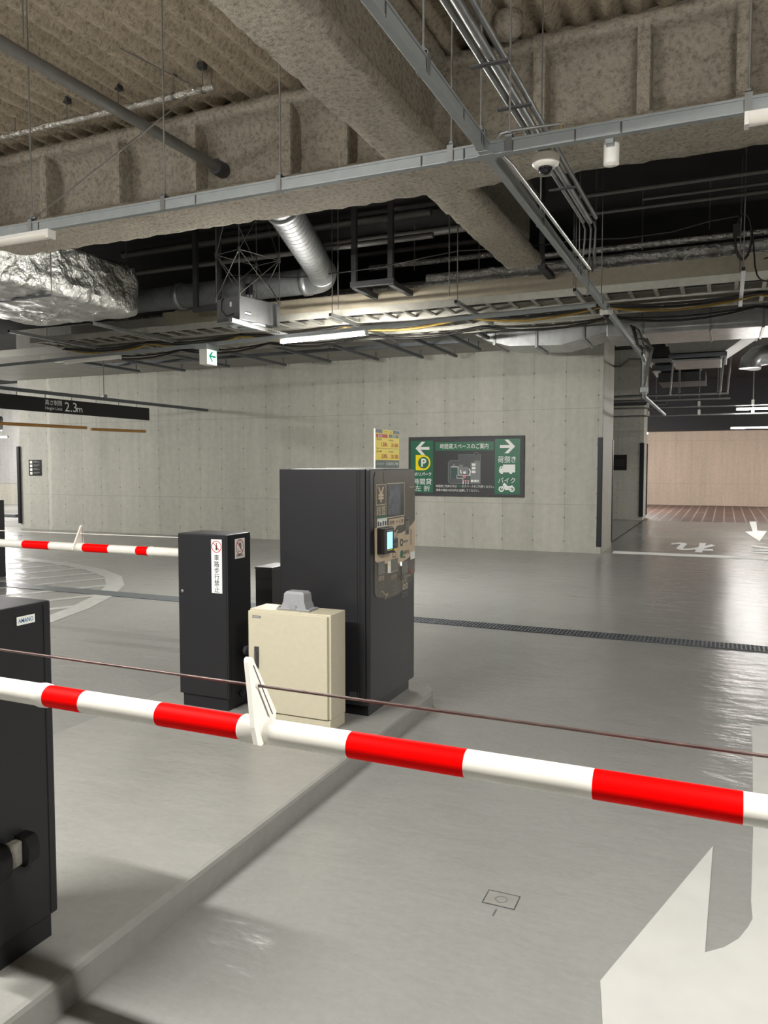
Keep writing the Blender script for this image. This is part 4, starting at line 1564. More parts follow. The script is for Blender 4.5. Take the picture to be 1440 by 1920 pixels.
p = at(1023, 292, Y=4.4)
dome(p.x, p.y, p.z, 0.076, 'white dome camera hanging by the nearest trough, with a yellow cable', True)
zc2 = p.z
m = MB()
px = p.x
m.tube([(px - 0.27, 4.36, zc2 + 0.05), (px - 0.28, 4.36, zc2 + 0.11), (px - 0.25, 4.37, zc2 + 0.15), (px - 0.19, 4.39, zc2 + 0.165), (px + 0.09, 4.44, zc2 + 0.175)], 0.009, 'galv', 8)
tag(m.build('curved_conduit'), 'bent short conduit above the near dome camera', 'conduit')
p = at(1137, 580, Y=8.75)
dome(p.x, p.y, p.z, 0.072, 'white dome camera at the far end of the lengthwise trough', False)
p = at(1147, 262, Y=4.28)
g = thing('cylinder_speaker', (p.x, p.y, p.z - 0.14), 'white cylinder speaker hanging beside the near dome camera', 'speaker')
m = MB()
m.lathe([(0.0385, 0.0), (0.04, -0.003), (0.04, -0.124), (0.0385, -0.128)], (p.x, p.y, p.z), 'white_plastic', 28)
m.build('body', g)
m = MB()
m.lathe([(0.034, -0.127), (0.034, -0.1285), (0.006, -0.1285), (0.006, -0.132), (0.001, -0.132)], (p.x, p.y, p.z), 'white', 24)
m.build('grille', g)
m = MB()
m.tube([(p.x, p.y - 0.0405, p.z - 0.022), (p.x, p.y - 0.038, p.z - 0.022)], 0.004, 'rubber', 8)
m.box((p.x - 0.02, RY + 0.02, p.z - 0.05), (p.x + 0.02, p.y - 0.03, p.z - 0.02), 'trough')
m.build('mount', g)

# exit sign
g = thing('exit_sign', (-6.68, 9.05, 3.05), 'lit white exit sign with a green left arrow before the concrete wall', 'exit sign')
m = MB()
m.box((-6.75, 8.93, 3.045), (-6.62, 9.16, 3.255), 'white_plastic', 0.004)
m.build('case', g)
m = MB(f_side(-6.619, 8.93, 3.045))
m.rect(0.006, 0.006, 0.224, 0.204, 0, 'exit_face')
m.line([(0.185, 0.115), (0.06, 0.115)], 0.026, 0.001, 'exit_green')
m.line([(0.115, 0.17), (0.06, 0.115), (0.115, 0.055)], 0.026, 0.0015, 'exit_green')
m.text('EXIT', 0.16, 0.028, 0.028, 0.001, 'exit_green')
m.build('lit_face', g)
m = MB()
m.box((-6.80, 8.9, 3.255), (-6.6, 9.18, 3.32), 'trough', 0.004)
m.build('mount', g)

# ================================================================== PIPES OVER THE NEAR BAY
g = thing('foil_pipe', (-6, 5.45, 4.7), 'thin foil-wrapped pipe with a capped end under the sprayed deck', 'pipe')
m = MB()
m.tube([(-9.5, 5.42, 4.74), (-3.945, 5.45, 4.75)], 0.026, 'lagging', 12)
m.build('pipe', g)
m = MB()
m.tube([(-3.95, 5.45, 4.75), (-3.93, 5.45, 4.75)], 0.03, 'chrome', 12)
m.build('end_cap', g)
for k, X in enumerate((-4.05, -4.35, -4.95, -5.55, -6.2, -7.0)):
    m = MB()
    m.tube([(X, 5.45, 4.77), (X, 5.45, DZ)], 0.005, 'rod', 6)
    m.tube([(X - 0.01, 5.45, 4.75), (X + 0.01, 5.45, 4.75)], 0.034, 'rod', 12)
    m.box((X - 0.03, 5.42, DZ - 0.035), (X + 0.03, 5.48, DZ + 0.01), 'steel_dark')
    m.build('hanger', g)
m = MB()
m.tube([(-4.43, 4.9, 4.9), (-4.12, 5.43, 4.78)], 0.005, 'rod', 6)
m.build('brace', g)
m = MB()
m.tube([(-3.95, 5.44, 4.74), (-3.99, 5.5, 4.93)], 0.005, 'rod', 6)
m.build('brace', g)
g = thing('grey_pipe', (-4.314, 4, 4.3), 'grey pipe running into the cross girder below the deck', 'pipe')
m = MB()
m.tube([(-4.33, 0.5, 4.32), (-4.314, 6.08, 4.35)], 0.045, 'pipe_grey', 14)
m.build('pipe', g)
m = MB()
m.tube([(-4.314, 5.98, 4.35), (-4.314, 6.1, 4.35)], 0.07, 'steel_dark', 14)
m.build('collar', g)
for X, Y in ((-5.65, 3.05), (-5.0, 3.7), (-4.45, 4.0), (-5.4, 4.4)):
    m = MB()
    m.tube([(X, Y, DZ - 0.42), (X, Y, DZ)], 0.0055, 'rod', 6)
    m.box((X - 0.03, Y - 0.03, DZ - 0.05), (X + 0.03, Y + 0.03, DZ), 'steel_dark')
    tag(m.build('deck_stud'), 'loose threaded stud with a dark base hanging from the sprayed deck', 'deck stud', 'loose deck studs')
p = at(953, 55, z=4.82)
m = MB()
m.lathe([(0.105, 0.10), (0.11, 0.02), (0.10, -0.03), (0.07, -0.06), (0.03, -0.072)], (p.x, p.y, p.z), 'spray', 24)
m.lathe([(0.06, 0.12), (0.06, 0.1)], (p.x, p.y + 0.0, p.z), 'black_deep', 16)
tag(m.build('pipe_sleeve'), 'round sprayed pipe sleeve under the deck above the trough crossing', 'pipe sleeve')

# ================================================================== FOIL DUCT
g = thing('foil_duct', (-8.2, 6.5, 3.66), 'large crinkled foil-wrapped duct at the upper left', 'duct')


def foil_box(x0, x1, y0, y1, z0, z1, seed, step=0.045, rad=0.10, endround=True):
    """rounded, dented duct along Y"""
    per = []
    cx, cz = (x0 + x1) / 2, (z0 + z1) / 2
    hw, hh = (x1 - x0) / 2, (z1 - z0) / 2
    cor = [(hw - rad, hh - rad, 0), (-(hw - rad), hh - rad, PI / 2), (-(hw - rad), -(hh - rad), PI), (hw - rad, -(hh - rad), 1.5 * PI)]
    raw = []
    for x, z, a in cor:
        for k in range(5):
            raw.append((x + rad * math.cos(a + PI / 2 * k / 4), z + rad * math.sin(a + PI / 2 * k / 4)))
    for (a, b), (c, d) in zip(raw, raw[1:] + raw[:1]):
        k = max(1, int(math.hypot(c - a, d - b) / step))
        for i in range(k):
            per.append((a + (c - a) * i / k, b + (d - b) * i / k))
    n = len(per)
    N = int((y1 - y0) / step)
    vs, fs = [], []
    for j in range(N + 1):
        y = y0 + (y1 - y0) * j / N
        sh = 1.0
        e = (y1 - y) / 0.3
        if endround and e < 1:
            sh = 0.80 + 0.20 * math.sqrt(max(0, 1 - (1 - e) ** 2))
        for x, z in per:
            q = Vector((x * 3 + seed, y * 2.2, z * 3))
            c = noise.noise(q * 1.4)
            ridge = 1 - abs(noise.noise(q * 2.3 + Vector((9, 0, 0)))) * 2
            k = c * 0.035 + ridge * 0.022 - 0.01
            r = Vector((x, 0, z)).normalized() * k
            vs.append((cx + x * sh + r.x, y, cz + z * sh + r.z))
    for j in range(N):
        for i in range(n):
            i2 = (i + 1) % n
            fs.append([j * n + i, j * n + i2, (j + 1) * n + i2, (j + 1) * n + i])
    m = MB()
    m.add(vs, fs, 'foil', True)
    m.add(vs[-n:], [list(range(n))], 'foil', True)
    m.add(vs[:n], [list(range(n))[::-1]], 'foil', True)
    return m


foil_box(-9.3, -7.36, 4.0, 8.55, 3.66, 4.34, 1).build('wrapped_body', g)
m = MB()
for Y in (5.2, 6.9):
    m = MB()
    m.box((-9.35, Y - 0.02, 3.635), (-7.32, Y + 0.02, 3.655), 'galv_dark')
    m.tube([(-7.33, Y, 3.64), (-7.33, Y, 4.4)], 0.006, 'rod', 6)
    m.build('hanger_strap', g)
g = thing('foil_duct', (-21, 17, 3.0), 'foil-wrapped duct glimpsed above the far left lamp', 'duct')
foil_box(-23.5, -20.2, 15.5, 17.0, 2.72, 3.15, 5, 0.12, 0.08, False).build('wrapped_body', g)

# ================================================================== SPIRAL DUCT
g = thing('spiral_duct', (-5, 8.5, 4.1), 'bent spiral steel duct that passes through the cross girder', 'duct')
m = MB()
e0, el, le = Vector((-4.25, 6.95, 4.34)), Vector((-5.17, 9.72, 4.235)), Vector((-9.6, 9.72, 4.2))
d0 = (el - e0).normalized()
d1 = (le - el).normalized()
q0, q1 = el - d0 * 0.3, el + d1 * 0.3
m.tube([e0 - d0 * 0.5, q0], 0.185, 'spiral', 28)
run = m
m = MB()
bend = [q0 + (q1 - q0) * 0]
for t in [k / 6 for k in range(7)]:
    bend.append(q0 * (1 - t) ** 2 + el * 2 * t * (1 - t) + q1 * t * t)
m.tube(bend[1:], 0.19, 'spiral', 28)
m.build('elbow', g)
m = MB()
m.tube([q1, le], 0.175, 'spiral', 28)
m.build('level_run', g)
for c, dd in ((e0 + d0 * 0.15, d0), (q0, d0), (q1, d1), (q1 + d1 * 0.9, d1), (q1 + d1 * 2.2, d1)):
    m = MB()
    m.tube([c - dd * 0.05, c - dd * 0.045, c + dd * 0.045, c + dd * 0.05], [0.18, 0.2, 0.2, 0.18], 'galv', 28)
    m.build('joint_band', g)
m = run
s_ = Vector((0, 0, 1)).cross(d0).normalized()
for i in range(26):
    c = e0 + d0 * (0.12 * i)
    if (c - e0).length > (q0 - e0).length:
        break
    m.tube([c + (s_ * math.cos(t) + d0.cross(s_) * math.sin(t)) * 0.186 for t in [2 * PI * k / 20 for k in range(20)]], 0.003, 'spiral', 4, closed=True)
m.build('slanting_run', g)

# ================================================================== CEILING FAN UNIT
fx, fy, fz = -5.72, 8.41, 3.50
th = math.radians(-15)
R2 = Matrix.Rotation(th, 4, 'Z')
TF = Matrix.Translation((fx, fy, fz)) @ R2
# local: corner at origin, box runs to -x (0.45) and +y (0.70)
g = thing('ceiling_fan_unit', (fx - 0.2, fy + 0.35, fz), 'grey box-shaped ceiling fan unit with a round outlet, hung on braced rods', 'ceiling fan unit')
m = MB(TF)
m.box((-0.45, 0, 0), (0, 0.70, 0.30), 'greyplastic', 0.006)
m.mats = [simple('grey_fan_enamel', (112, 113, 114), 0.5, 0.1)]
m.build('casing', g)
m = MB(TF)
m.lathe([(0.24, 0.0), (0.24, -0.02), (0.20, -0.035), (0.19, -0.02), (0.12, -0.005), (0.02, 0.0)], (-0.225, 0.33, 0.0), 'trough', 32)
m.box((-0.43, 0.32, -0.03), (-0.02, 0.34, -0.02), 'trough')
m.box((-0.235, 0.12, -0.03), (-0.215, 0.55, -0.02), 'trough')
m.build('outlet_ring', g)
m = MB(TF @ frame((0.001, 0, 0), (0, 1, 0), (0, 0, 1)))
m.rect(0.09, 0.105, 0.19, 0.117, 0, 'ink_black')
m.rect(0.09, 0.082, 0.19, 0.104, 0, 'ink_white')
m.rect(0.09, 0.07, 0.19, 0.080, 0, 'ink_black')
m.rect(0.2, 0.07, 0.31, 0.105, 0, 'pipe_grey')
for k, (a_, b_) in enumerate(((0.32, 0.16), (0.35, 0.17), (0.39, 0.16), (0.42, 0.165))):
    m.rect(a_, b_, a_ + 0.02, b_ + 0.03, 0, 'pipe_grey')
m.build('label_print', g)
m = MB(TF @ frame((-0.45, -0.001, 0), (1, 0, 0), (0, 0, 1)))
m.rect(0.26, 0.18, 0.30, 0.24, 0, 'ink_white')
m.frame_line(0.16, 0.06, 0.33, 0.27, 0.004, 0, 'pipe_grey')
m.disc(0.08, 0.12, 0.05, 0, 'pipe_grey')
m.build('side_plate', g)
m = MB(TF)
m.tube([(-0.3, -0.004, 0.30), (-0.31, -0.03, 0.27), (-0.32, -0.03, 0.15), (-0.22, -0.03, 0.06), (-0.1, -0.01, 0.08)], 0.007, 'cable_black', 7)
m.build('cable', g)
m = MB(TF)
m.tube([(-0.1, 0.25, 0.30), (-0.1, 0.25, 0.45), (-0.05, 0.28, 0.6)], 0.007, 'cable_black', 7)
m.build('cable', g)
m = MB(TF)
m.box((-0.12, 0.2, 0.36), (-0.04, 0.27, 0.5), 'black_deep', 0.01)
m.tube([(-0.1, 0.23, 0.30), (-0.1, 0.23, 0.37)], 0.012, 'greyplastic', 8)
m.tube([(-0.06, 0.27, 0.30), (-0.05, 0.3, 0.4), (-0.08, 0.26, 0.45)], 0.006, 'cable_black', 6)
m.build('plug_box', g)
# four rods with braces
crn = [(-0.45, 0.0), (0.0, 0.0), (0.0, 0.70), (-0.45, 0.70)]
zt2 = 1.5
zm = 0.88
for x, y in crn:
    m = MB(TF)
    m.tube([(x, y, 0.28), (x, y, zt2)], 0.007, 'rod', 7)
    m.tube([(x, y, 0.27), (x, y, 0.33)], 0.018, 'rod', 8)
    m.tube([(x, y, zm - 0.03), (x, y, zm + 0.03)], 0.02, 'rod', 8)
    m.build('hanger_rod', g)
for i in range(4):
    a_, b_ = crn[i], crn[(i + 1) % 4]
    m = MB(TF)
    m.tube([(*a_, 0.32), (*b_, zm)], 0.006, 'rod', 6)
    m.build('brace', g)
    m = MB(TF)
    m.tube([(*b_, 0.32), (*a_, zm)], 0.006, 'rod', 6)
    m.build('brace', g)
    m = MB(TF)
    m.tube([(*a_, zm), (*b_, zm)], 0.006, 'rod', 6)
    m.build('brace', g)
    m = MB(TF)
    m.tube([(*a_, zm), ((a_[0] + b_[0]) / 2, (a_[1] + b_[1]) / 2, zt2 - 0.1)], 0.006, 'rod', 6)
    m.build('brace', g)

# channel under the fan unit, running to the lamp
p0, p1 = at(432, 604, z=3.45), at(550, 637, z=3.40)
g = thing('strut_channel', (p0 + p1) / 2, 'bright slotted strut channel between the fan unit and the glowing lamp', 'strut channel')
m = MB()
d = (p1 - p0).normalized()
s_ = d.cross(Vector((0, 0, 1)))
T = Matrix((d, -s_, Vector((0, 0, 1)))).transposed().to_4x4()
T.translation = p0
L_ = (p1 - p0).length
m.T = T
m.box((0, -0.03, 0), (L_, 0.03, 0.055), 'sheet', 0.003)
m.build('channel', g)
m = MB(T)
for k in range(5):
    m.box((L_ * 0.55 + k * 0.05, -0.032, 0.02), (L_ * 0.55 + k * 0.05 + 0.03, -0.029, 0.03), 'black_groove')
m.build('slots', g)

# ================================================================== CABLE TRAYS
def tray(y0, y1, z, x0, x1, label, rung=0.285):
    g = thing('cable_tray', ((x0 + x1) / 2, (y0 + y1) / 2, z), label, 'cable tray', 'ladder cable trays')
    for yy in (y0, y1):
        m = MB()
        m.box((x0, yy - 0.012, z), (x1, yy + 0.012, z + 0.09), 'ladder', 0.002)
        m.build('side_rail', g)
    m = MB()
    m.box((x0, y0, z + 0.015), (x0 + 0.045, y1, z + 0.04), 'ladder', 0.003)
    r0 = m.build('rung', g)
    x = x0 + rung
    while x < x1:
        c = r0.copy()
        COL.objects.link(c)
        c.parent = g
        c.location = r0.location + Vector((x - x0, 0, 0))
        x += rung
    return g


TZ = 3.64
tray(9.42, 9.98, TZ, -10.5, 2.2, 'ladder cable tray nearest the viewer, below the tan edge of the soffit')
tray(10.25, 10.75, TZ, -10.5, 2.2, 'middle ladder cable tray carrying yellow and black cables')
tray(11.0, 11.35, TZ, -12.0, -1.6, 'ladder cable tray closest to the concrete wall')


def sag(x0, x1, y, z, drop, spans, mat, r, label, name='cable'):
    g = []
    n_ = spans * 6
    pts = []
    for i in range(n_ + 1):
        t = i / n_
        ph = (t * spans) % 1.0
        dz = -drop * 4 * ph * (1 - ph)
        pts.append((x0 + (x1 - x0) * t, y + 0.03 * math.sin(t * 9), z + dz))
    m = MB()
    m.tube(pts, r, mat, 7)
    return tag(m.build(name), label, 'cable', 'sagging tray cables')


for k, (yy, zz, dr, mt, rr, lb) in enumerate((
        (10.10, 3.62, 0.10, 'cable_yellow', 0.014, 'yellow cable sagging below the trays, the lowest yellow one'),
        (10.14, 3.63, 0.07, 'cable_yellow', 0.012, 'yellow cable sagging just above the lowest yellow one'),
        (10.05, 3.64, 0.09, 'cable_black', 0.016, 'black cable hung beside the yellow cables'),
        (10.18, 3.63, 0.05, 'cable_green', 0.012, 'pale yellow earth cable beside the yellow cables'),
        (10.85, 3.62, 0.10, 'cable_black', 0.016, 'thick black cable sagging between middle and wall-side tray'),
        (10.9, 3.64, 0.06, 'cable_black', 0.012, 'thin black cable sagging between middle and wall-side tray'),
        (10.0, 3.62, 0.04, 'cable_black', 0.014, 'black cable strapped along the near tray'))):
    sag(-10.4, 2.1, yy, zz, dr, 7, mt, rr, lb)
for k, (yy, mt) in enumerate(((9.55, 'cable_black'), (9.7, 'cable_black'), (10.4, 'cable_black'), (10.5, 'cable_yellow'), (10.6, 'cable_black'))):
    m = MB()
    m.tube([(-10.4, yy, TZ + 0.06), (-4, yy + 0.04, TZ + 0.06), (2.1, yy, TZ + 0.06)], 0.016, mt, 7)
    tag(m.build('tray_cable'), ORD[k] + ' cable lying on the ladder trays, counted from the viewer', 'cable', 'cables lying in the trays')

# strut channels under the trays
SUP = [(-9.68, 8.3, 10.5, 'at the far left under the foil duct'), (-8.08, 8.3, 10.45, 'touching the right corner of the foil duct'), (-4.78, 9.1, 11.3, 'above the glowing lamp'),
       (-3.02, 9.0, 10.6, 'right of the glowing lamp'), (-1.6, 8.95, 10.4, 'beside the far dome camera'), (0.12, 8.7, 10.6, 'at the right, below the cable coil')]
for i, (X, y0, y1, w_) in enumerate(SUP):
    g = thing('tray_support', (X, (y0 + y1) / 2, 3.58), 'strut channel carrying the cable trays ' + w_, 'tray support', 'tray support struts')
    m = MB()
    m.box((X - 0.022, y0, 3.585), (X + 0.022, y1, 3.63), 'galv', 0.003)
    m.build('channel', g)
    m = MB()
    m.box((X - 0.018, y0 - 0.003, 3.59), (X + 0.018, y0, 3.625), 'black_groove')
    m.build('end_cap', g)
    m = MB()
    for yy in ((y0 + 0.06 if X > -8 else 9.0), y1 - 0.1):
        m = MB()
        m.tube([(X, yy, 3.60), (X, yy, 3.86 if yy > 9.93 else 5.15)], 0.007, 'rod', 6)
        m.build('rod', g)
# dark struts against the soffit by the wall
for i, (X, y0, y1) in enumerate(((-11.9, 11.5, 13.6), (-10.9, 11.7, 13.9), (-9.6, 11.6, 13.7), (-8.4, 11.8, 14.0), (-7.3, 11.6, 13.9), (-6.3, 11.8, 14.0), (-5.4, 11.5, 14.1), (-4.75, 11.8, 14.2), (-4.1, 11.4, 13.6), (-3.6, 11.0, 12.4))):
    g = thing('soffit_strut', (X, (y0 + y1) / 2, 3.72), ORD[i] + ' dark strut under the wall-side soffit, counted from the left', 'soffit strut', 'dark struts under the soffit')
    m = MB()
    m.box((X - 0.025, y0, 3.70), (X + 0.025, y1, 3.75), 'galv_dark', 0.003)
    m.build('channel', g)
    m = MB()
    for yy in (y0 + 0.1, y1 - 0.1):
        m = MB()
        m.tube([(X, yy, 3.74), (X, yy, 3.86)], 0.012, 'galv_dark', 6)
        m.build('drop_rod', g)
g = thing('soffit_bar', (-6.0, 14.2, 3.76), 'dark bar along the soffit close to the top of the concrete wall', 'soffit bar')
m = MB()
m.box((-12.6, 12.9, 3.76), (-4.1, 12.95, 3.82), 'galv_dark')
m.build('bar', g)
m = MB()
for X in (-12.0, -9.0, -6.8, -5.1, -4.2):
    m = MB()
    m.tube([(X, 12.92, 3.8), (X, 12.92, 3.86)], 0.012, 'galv_dark', 6)
    m.build('drop_rod', g)

# ================================================================== PIPES BEHIND THE GIRDER
def pipe(pts, r, mat, label, name='insulated_pipe', bands=()):
    g = thing(name, Vector(pts[len(pts) // 2]) - Vector((0, 0, r)), label, 'pipe', 'pipes behind the cross girder')
    m = MB()
    m.tube(pts, r, mat, 14)
    m.build('pipe', g)
    if bands:
        for X in bands:
            m = MB()
            y, z = pts[0][1], pts[0][2]
            m.tube([(X - 0.04, y, z), (X + 0.04, y, z)], r * 1.12, mat, 14)
            m.build('band', g)
    return g


pipe([(-4.9, 10.6, 4.56), (-2.95, 10.6, 4.56), (-2.7, 10.6, 4.46), (2.6, 10.6, 4.46)], 0.04, 'lagging', 'thin foil-lagged pipe with a small step, topmost of the bright pipes')
pipe([(-3.95, 10.5, 4.28), (2.6, 10.5, 4.28)], 0.075, 'lagging', 'foil-lagged pipe directly below the stepped one', bands=(-3.0, -1.2, 0.4))
pipe([(-6.8, 10.4, 4.15), (2.6, 10.4, 4.15)], 0.06, 'lagging', 'foil-lagged pipe third from the top of the bright group')
pipe([(-9.5, 10.3, 4.07), (2.6, 10.3, 4.07)], 0.05, 'lagging', 'lowest foil-lagged pipe, lying just above the tan soffit edge')
pipe([(-9.5, 10.75, 4.16), (2.6, 10.75, 4.16)], 0.05, 'lagging', 'foil-lagged pipe hidden deepest in the bright group')
for i, (u0, v0, u1, v1, Y, r) in enumerate(((610, 465, 880, 420, 9.9, 0.055), (660, 485, 960, 440, 11.0, 0.04), (230, 480, 560, 430, 9.75, 0.05), (250, 515, 560, 470, 9.6, 0.04))):
    a_, b_ = at(u0, v0, Y=Y), at(u1, v1, Y=Y)
    zz = (a_.z + b_.z) / 2
    pipe([(a_.x, Y, zz), (b_.x + (2 if i > 1 else 0), Y, zz)], r, 'pipe_grey', ['plain grey pipe crossing behind the girder crossing, upper one', 'plain grey pipe crossing behind the girder crossing, lower one', 'dim grey pipe above the foil duct end, upper one', 'dim grey pipe above the foil duct end, lower one'][i], 'grey_pipe')
for i, (u0, v0, u1, v1, Y, r) in enumerate(((1090, 370, 1440, 318, 8.3, 0.022), (1205, 376, 1440, 340, 8.8, 0.016), (1100, 405, 1440, 355, 8.9, 0.02))):
    a_, b_ = at(u0, v0, Y=Y), at(u1, v1, Y=Y)
    zz = (a_.z + b_.z) / 2
    pipe([(a_.x, Y, zz), (2.6, Y, zz)], r, 'pipe_grey', 'thin sprinkler pipe behind the girder right of the dome camera, ' + ['uppermost', 'middle', 'lowest'][i] + ' of three', 'sprinkler_pipe')

# steel hanger frames
def hframe(x0, x1, y, z, label, foot=0.0):
    g = thing('pipe_rack', ((x0 + x1) / 2, y, z), label, 'pipe rack', 'dark steel pipe racks')
    for X in (x0, x1):
        m = MB()
        m.box((X - 0.035, y - 0.03, z), (X + 0.035, y + 0.03, 5.15), 'steel_dark', 0.004)
        m.build('post', g)
    m = MB()
    m.box((min(x0, x1) - 0.05, y - 0.03, z - 0.07), (max(x0, x1) + 0.05, y + 0.03, z), 'steel_dark', 0.004)
    m.build('crossbar', g)
    if foot:
        for X in (x0, x1):
            m = MB()
            m.box((X - 0.035, y, z - 0.09), (X + 0.035, y + foot, z - 0.02), 'steel_dark', 0.004)
            m.build('foot', g)
    return g


hframe(-4.50, -3.98, 9.25, 4.03, 'dark steel pipe rack between spiral duct and lengthwise girder', 0.8)
hframe(-7.15, -6.75, 9.4, 3.95, 'dark steel pipe rack behind the ceiling fan unit')
g = thing('pipe_rack', (-2.1, 9.3, 4.0), 'single dark hanger post with a foot, right of the lengthwise girder end', 'pipe rack', 'dark steel pipe racks')
m = MB()
m.box((-2.10, 9.36, 4.04), (-2.04, 9.42, 5.15), 'steel_dark', 0.004)
m.build('post', g)
m = MB()
m.box((-2.11, 9.33, 3.98), (-2.02, 9.93, 4.04), 'steel_dark', 0.004)
m.build('foot', g)

# black cable looping along the pipes and its coil
pts = [at(u, v, Y=9.15) for u, v in ((425, 515), (480, 519), (560, 520), (630, 512), (720, 500), (800, 482), (860, 470), (900, 468), (1000, 462), (1090, 449), (1170, 447), (1260, 435), (1330, 415), (1385, 405))]
m = MB()
m.tube(pts, 0.009, 'cable_black', 7)
tag(m.build('loose_cable'), 'long loose black cable sagging in front of the bright pipes', 'cable')
c0 = at(1394, 443, Y=9.1)
m = MB()
for k in range(3):
    m.tube([(c0.x + (0.075 + 0.004 * k) * math.cos(t), 9.1 + 0.012 * k, c0.z + (0.23 + 0.006 * k) * math.sin(t)) for t in [2 * PI * q / 20 for q in range(20)]], 0.009, 'cable_black', 7, closed=True)
m.box((c0.x - 0.1, 9.07, c0.z + 0.02), (c0.x - 0.03, 9.16, c0.z + 0.13), 'black_deep')
tag(m.build('cable_coil'), 'coil of black cable hanging in front of the bright pipes', 'cable coil')
c1 = at(1440, 505, Y=9.0)
m = MB()
m.tube([(c0.x + 0.09, 9.1, c0.z - 0.02), (c1.x - 0.12, 9.05, c1.z + 0.05)] + [(c1.x + 0.11 * math.cos(t), 9.0, c1.z + 0.12 * math.sin(t)) for t in [PI + 2 * PI * q / 16 for q in range(14)]], 0.008, 'cable_black', 7)
tag(m.build('cable_coil'), 'small loop of black cable at the right photo edge', 'cable coil')

# ================================================================== SHEET DUCTS BY THE SIDE LANE
g = thing('sheet_duct', (-2.9, 13.3, 3.55), 'bright sheet-metal duct bending up along the top of the concrete wall', 'duct')
m = MB()
ya, yb = 12.6, 13.5
m.T = frame((0, yb, 0), (1, 0, 0), (0, 0, 1))
m.prism([(-3.95, 3.855), (-3.7, 3.72), (-3.3, 3.60), (-2.45, 3.57), (-1.75, 3.73), (-1.75, 3.86)], 0, yb - ya, 'sheet')
m.build('body', g)
m = MB()
for X, z0 in ((-3.55, 3.66), (-2.85, 3.575), (-2.1, 3.64)):
    m = MB()
    m.box((X - 0.02, ya - 0.02, z0 - 0.03), (X + 0.02, yb, z0 - 0.005), 'galv')
    m.box((X - 0.02, ya - 0.025, z0 - 0.03), (X + 0.02, ya - 0.005, 3.86), 'galv')
    m.build('strap', g)
g = thing('sheet_duct', (1.0, 12.9, 3.55), 'large sheet-metal duct crossing above the side lane', 'duct')
m = MB()
m.box((-1.72, 12.4, 3.62), (3.2, 13.5, 4.02), 'sheet', 0.01)
m.build('body', g)
m = MB()
for X in (-1.2, -0.25, 0.45):
    m = MB()
    m.box((X - 0.015, 12.38, 3.6), (X + 0.015, 12.4, 4.05), 'galv')
    m.box((X - 0.015, 12.38, 3.6), (X + 0.015, 13.5, 3.62), 'galv')
    m.build('strap', g)
m = MB()
m.box((-1.72, 12.35, 4.02), (3.2, 12.42, 4.06), 'galv_dark')
m.build('flange', g)

# stepped fan housing over the side lane
g = thing('fan_housing', (-0.4, 17, 3.7), 'stepped grey fan housing hanging over the side lane', 'fan housing')
fan_grey = simple('fan_housing_grey', (150, 148, 144), 0.5, 0.2)
MT['fan_grey'] = fan_grey
m = MB()
m.box((-1.35, 16.2, 4.36), (0.62, 18.2, 4.46), 'galv_dark', 0.01)
m.box((-1.25, 16.3, 4.24), (0.55, 18.1, 4.36), 'fan_grey', 0.01)
m.build('top_flange', g)
m = MB()
a_ = [(-1.15, 16.35), (0.5, 16.35), (0.5, 18.0), (-1.15, 18.0)]
b_ = [(-1.05, 16.5), (-0.05, 16.5), (-0.05, 17.9), (-1.05, 17.9)]
vs = [(x, y, 4.24) for x, y in a_] + [(x, y, 3.86) for x, y in b_]
m.add(vs, [[i, (i + 1) % 4, 4 + (i + 1) % 4, 4 + i] for i in range(4)] + [[4, 5, 6, 7]], 'fan_grey')
m.build('tapered_body', g)
m = MB()
m.box((-1.08, 16.45, 3.76), (-0.02, 17.95, 3.84), 'galv_dark', 0.01)
m.box((-1.02, 16.5, 3.70), (-0.12, 17.9, 3.74), 'galv', 0.01)
m.build('outlet_grille', g)
m = MB()
for X in (-0.08, 0.05, -1.0):
    m = MB()
    m.tube([(X, 16.6, 3.75), (X - 0.05, 16.6, 3.05)], 0.02, 'rod', 7)
    m.build('rod', g)
    m = MB()
    m.tube([(X, 17.8, 4.4), (X, 17.8, 5.15)], 0.02, 'rod', 7)
    m.build('rod', g)
g = thing('duct_stack', (-1.3, 21, 3.6), 'dim stacked duct boxes behind the stepped fan housing', 'duct')
for k, (x0, x1, z0, z1) in enumerate(((-1.85, -0.45, 4.22, 4.32), (-1.75, -0.62, 4.02, 4.16), (-1.6, -0.5, 3.74, 3.98))):
    m = MB()
    m.box((x0, 20.6 + 0.1 * k, z0), (x1, 22.2, z1), ('sheet', 'galv_dark', 'steel_dark')[k], 0.01)
    m.build('duct_section', g)
m = MB()
m.box((-1.85, 20.9, 4.3), (-0.9, 22, 5.15), 'steel_dark')
m.build('riser', g)
g = thing('round_duct', (0.5, 17, 3.5), 'round duct elbow turning down at the right photo edge', 'duct')
m = MB()
m.tube([(2.2, 17.3, 3.86), (0.75, 17.2, 3.84), (0.52, 17.15, 3.80), (0.42, 17.12, 3.70), (0.40, 17.1, 3.58)], 0.2, 'sheet', 24)
m.build('elbow', g)
m = MB()
m.tube([(0.72, 17.2, 3.84), (0.78, 17.2, 3.84)], 0.215, 'galv', 24)
m.build('joint_band', g)
m = MB()
m.tube([(0.40, 17.1, 3.62), (0.40, 17.1, 3.57)], 0.205, 'galv', 24)
m.build('joint_band', g)
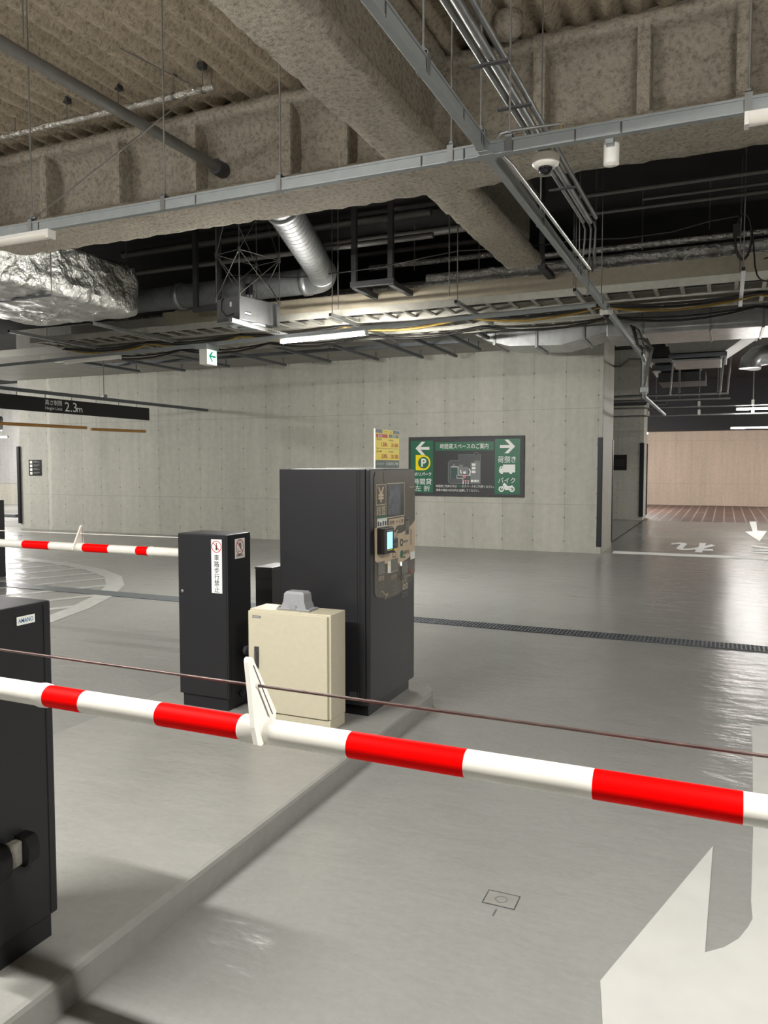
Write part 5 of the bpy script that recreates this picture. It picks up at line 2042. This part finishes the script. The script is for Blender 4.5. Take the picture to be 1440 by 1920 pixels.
for i, (u0, v0, u1, v1, Y) in enumerate(((1150, 744, 1366, 737, 19.5), (1150, 754, 1370, 745, 19.8), (1145, 768, 1440, 757, 20.1), (1145, 784, 1440, 772, 20.4))):
    a_, b_ = at(u0, v0, Y=Y), at(u1, v1, Y=Y)
    zz = (a_.z + b_.z) / 2
    g = thing('lane_rail', ((a_.x + b_.x) / 2, Y, zz), ORD[i] + ' level rail from the top hanging across the side lane', 'rail', 'rails across the side lane')
    m = MB()
    m.tube([(a_.x, Y, zz), (b_.x, Y, zz)], 0.03 if i < 2 else 0.022, 'galv', 8)
    m.build('rail', g)
    m = MB()
    n_ = 3
    for k in range(n_):
        X = a_.x + (b_.x - a_.x) * (0.25 + 0.33 * k)
        m = MB()
        m.tube([(X, Y, zz), (X, Y, 5.16)], 0.012, 'rod', 6)
        if i >= 2:
            m.box((X - 0.03, Y - 0.04, zz), (X + 0.03, Y + 0.04, zz + 0.12), 'white_plastic')
        m.build('rod', g)
g = thing('dark_conduit', (-1.7, 14.6, 4), 'tangle of loose flexible conduits beside the conduit drop', 'conduit')
for k in range(3):
    p_ = [(RX + 0.03, 11.6 + 0.2 * k, 3.36)] + [at(1185 + 12 * q + 4 * math.sin(k * 2 + q), 612 + 15 * q + 8 * math.sin(k * 3 + q * 2), Y=12.2 - 0.1 * k) for q in range(4)] + [(RX + 0.03, 12.86, 3.1 - 0.1 * k)]
    m = MB()
    m.tube(p_, 0.018, 'pipe_grey', 7)
    m.build('flexible_conduit', g)
m = MB()
m.tube([(-2.08, 16.1, 3.62), (-1.9, 15.6, 3.55), (-1.6, 14.4, 3.52), (RX - 0.01, 12.9, 3.3)], 0.02, 'cable_black', 7)
tag(m.build('loose_cable'), 'short black cable hanging across the side opening', 'cable')
g = thing('side_rails', (-2.6, 24, 3.2), 'dark bar high across the side opening', 'bar')
m = MB()
m.box((-4.0, 23.9, 3.42), (-1.6, 24.0, 3.52), 'steel_dark')
m.build('bar', g)
m = MB()
for X in (-3.6, -1.9):
    m = MB()
    m.tube([(X, 23.95, 3.5), (X, 23.95, 5.15)], 0.02, 'rod', 6)
    m.build('rod', g)
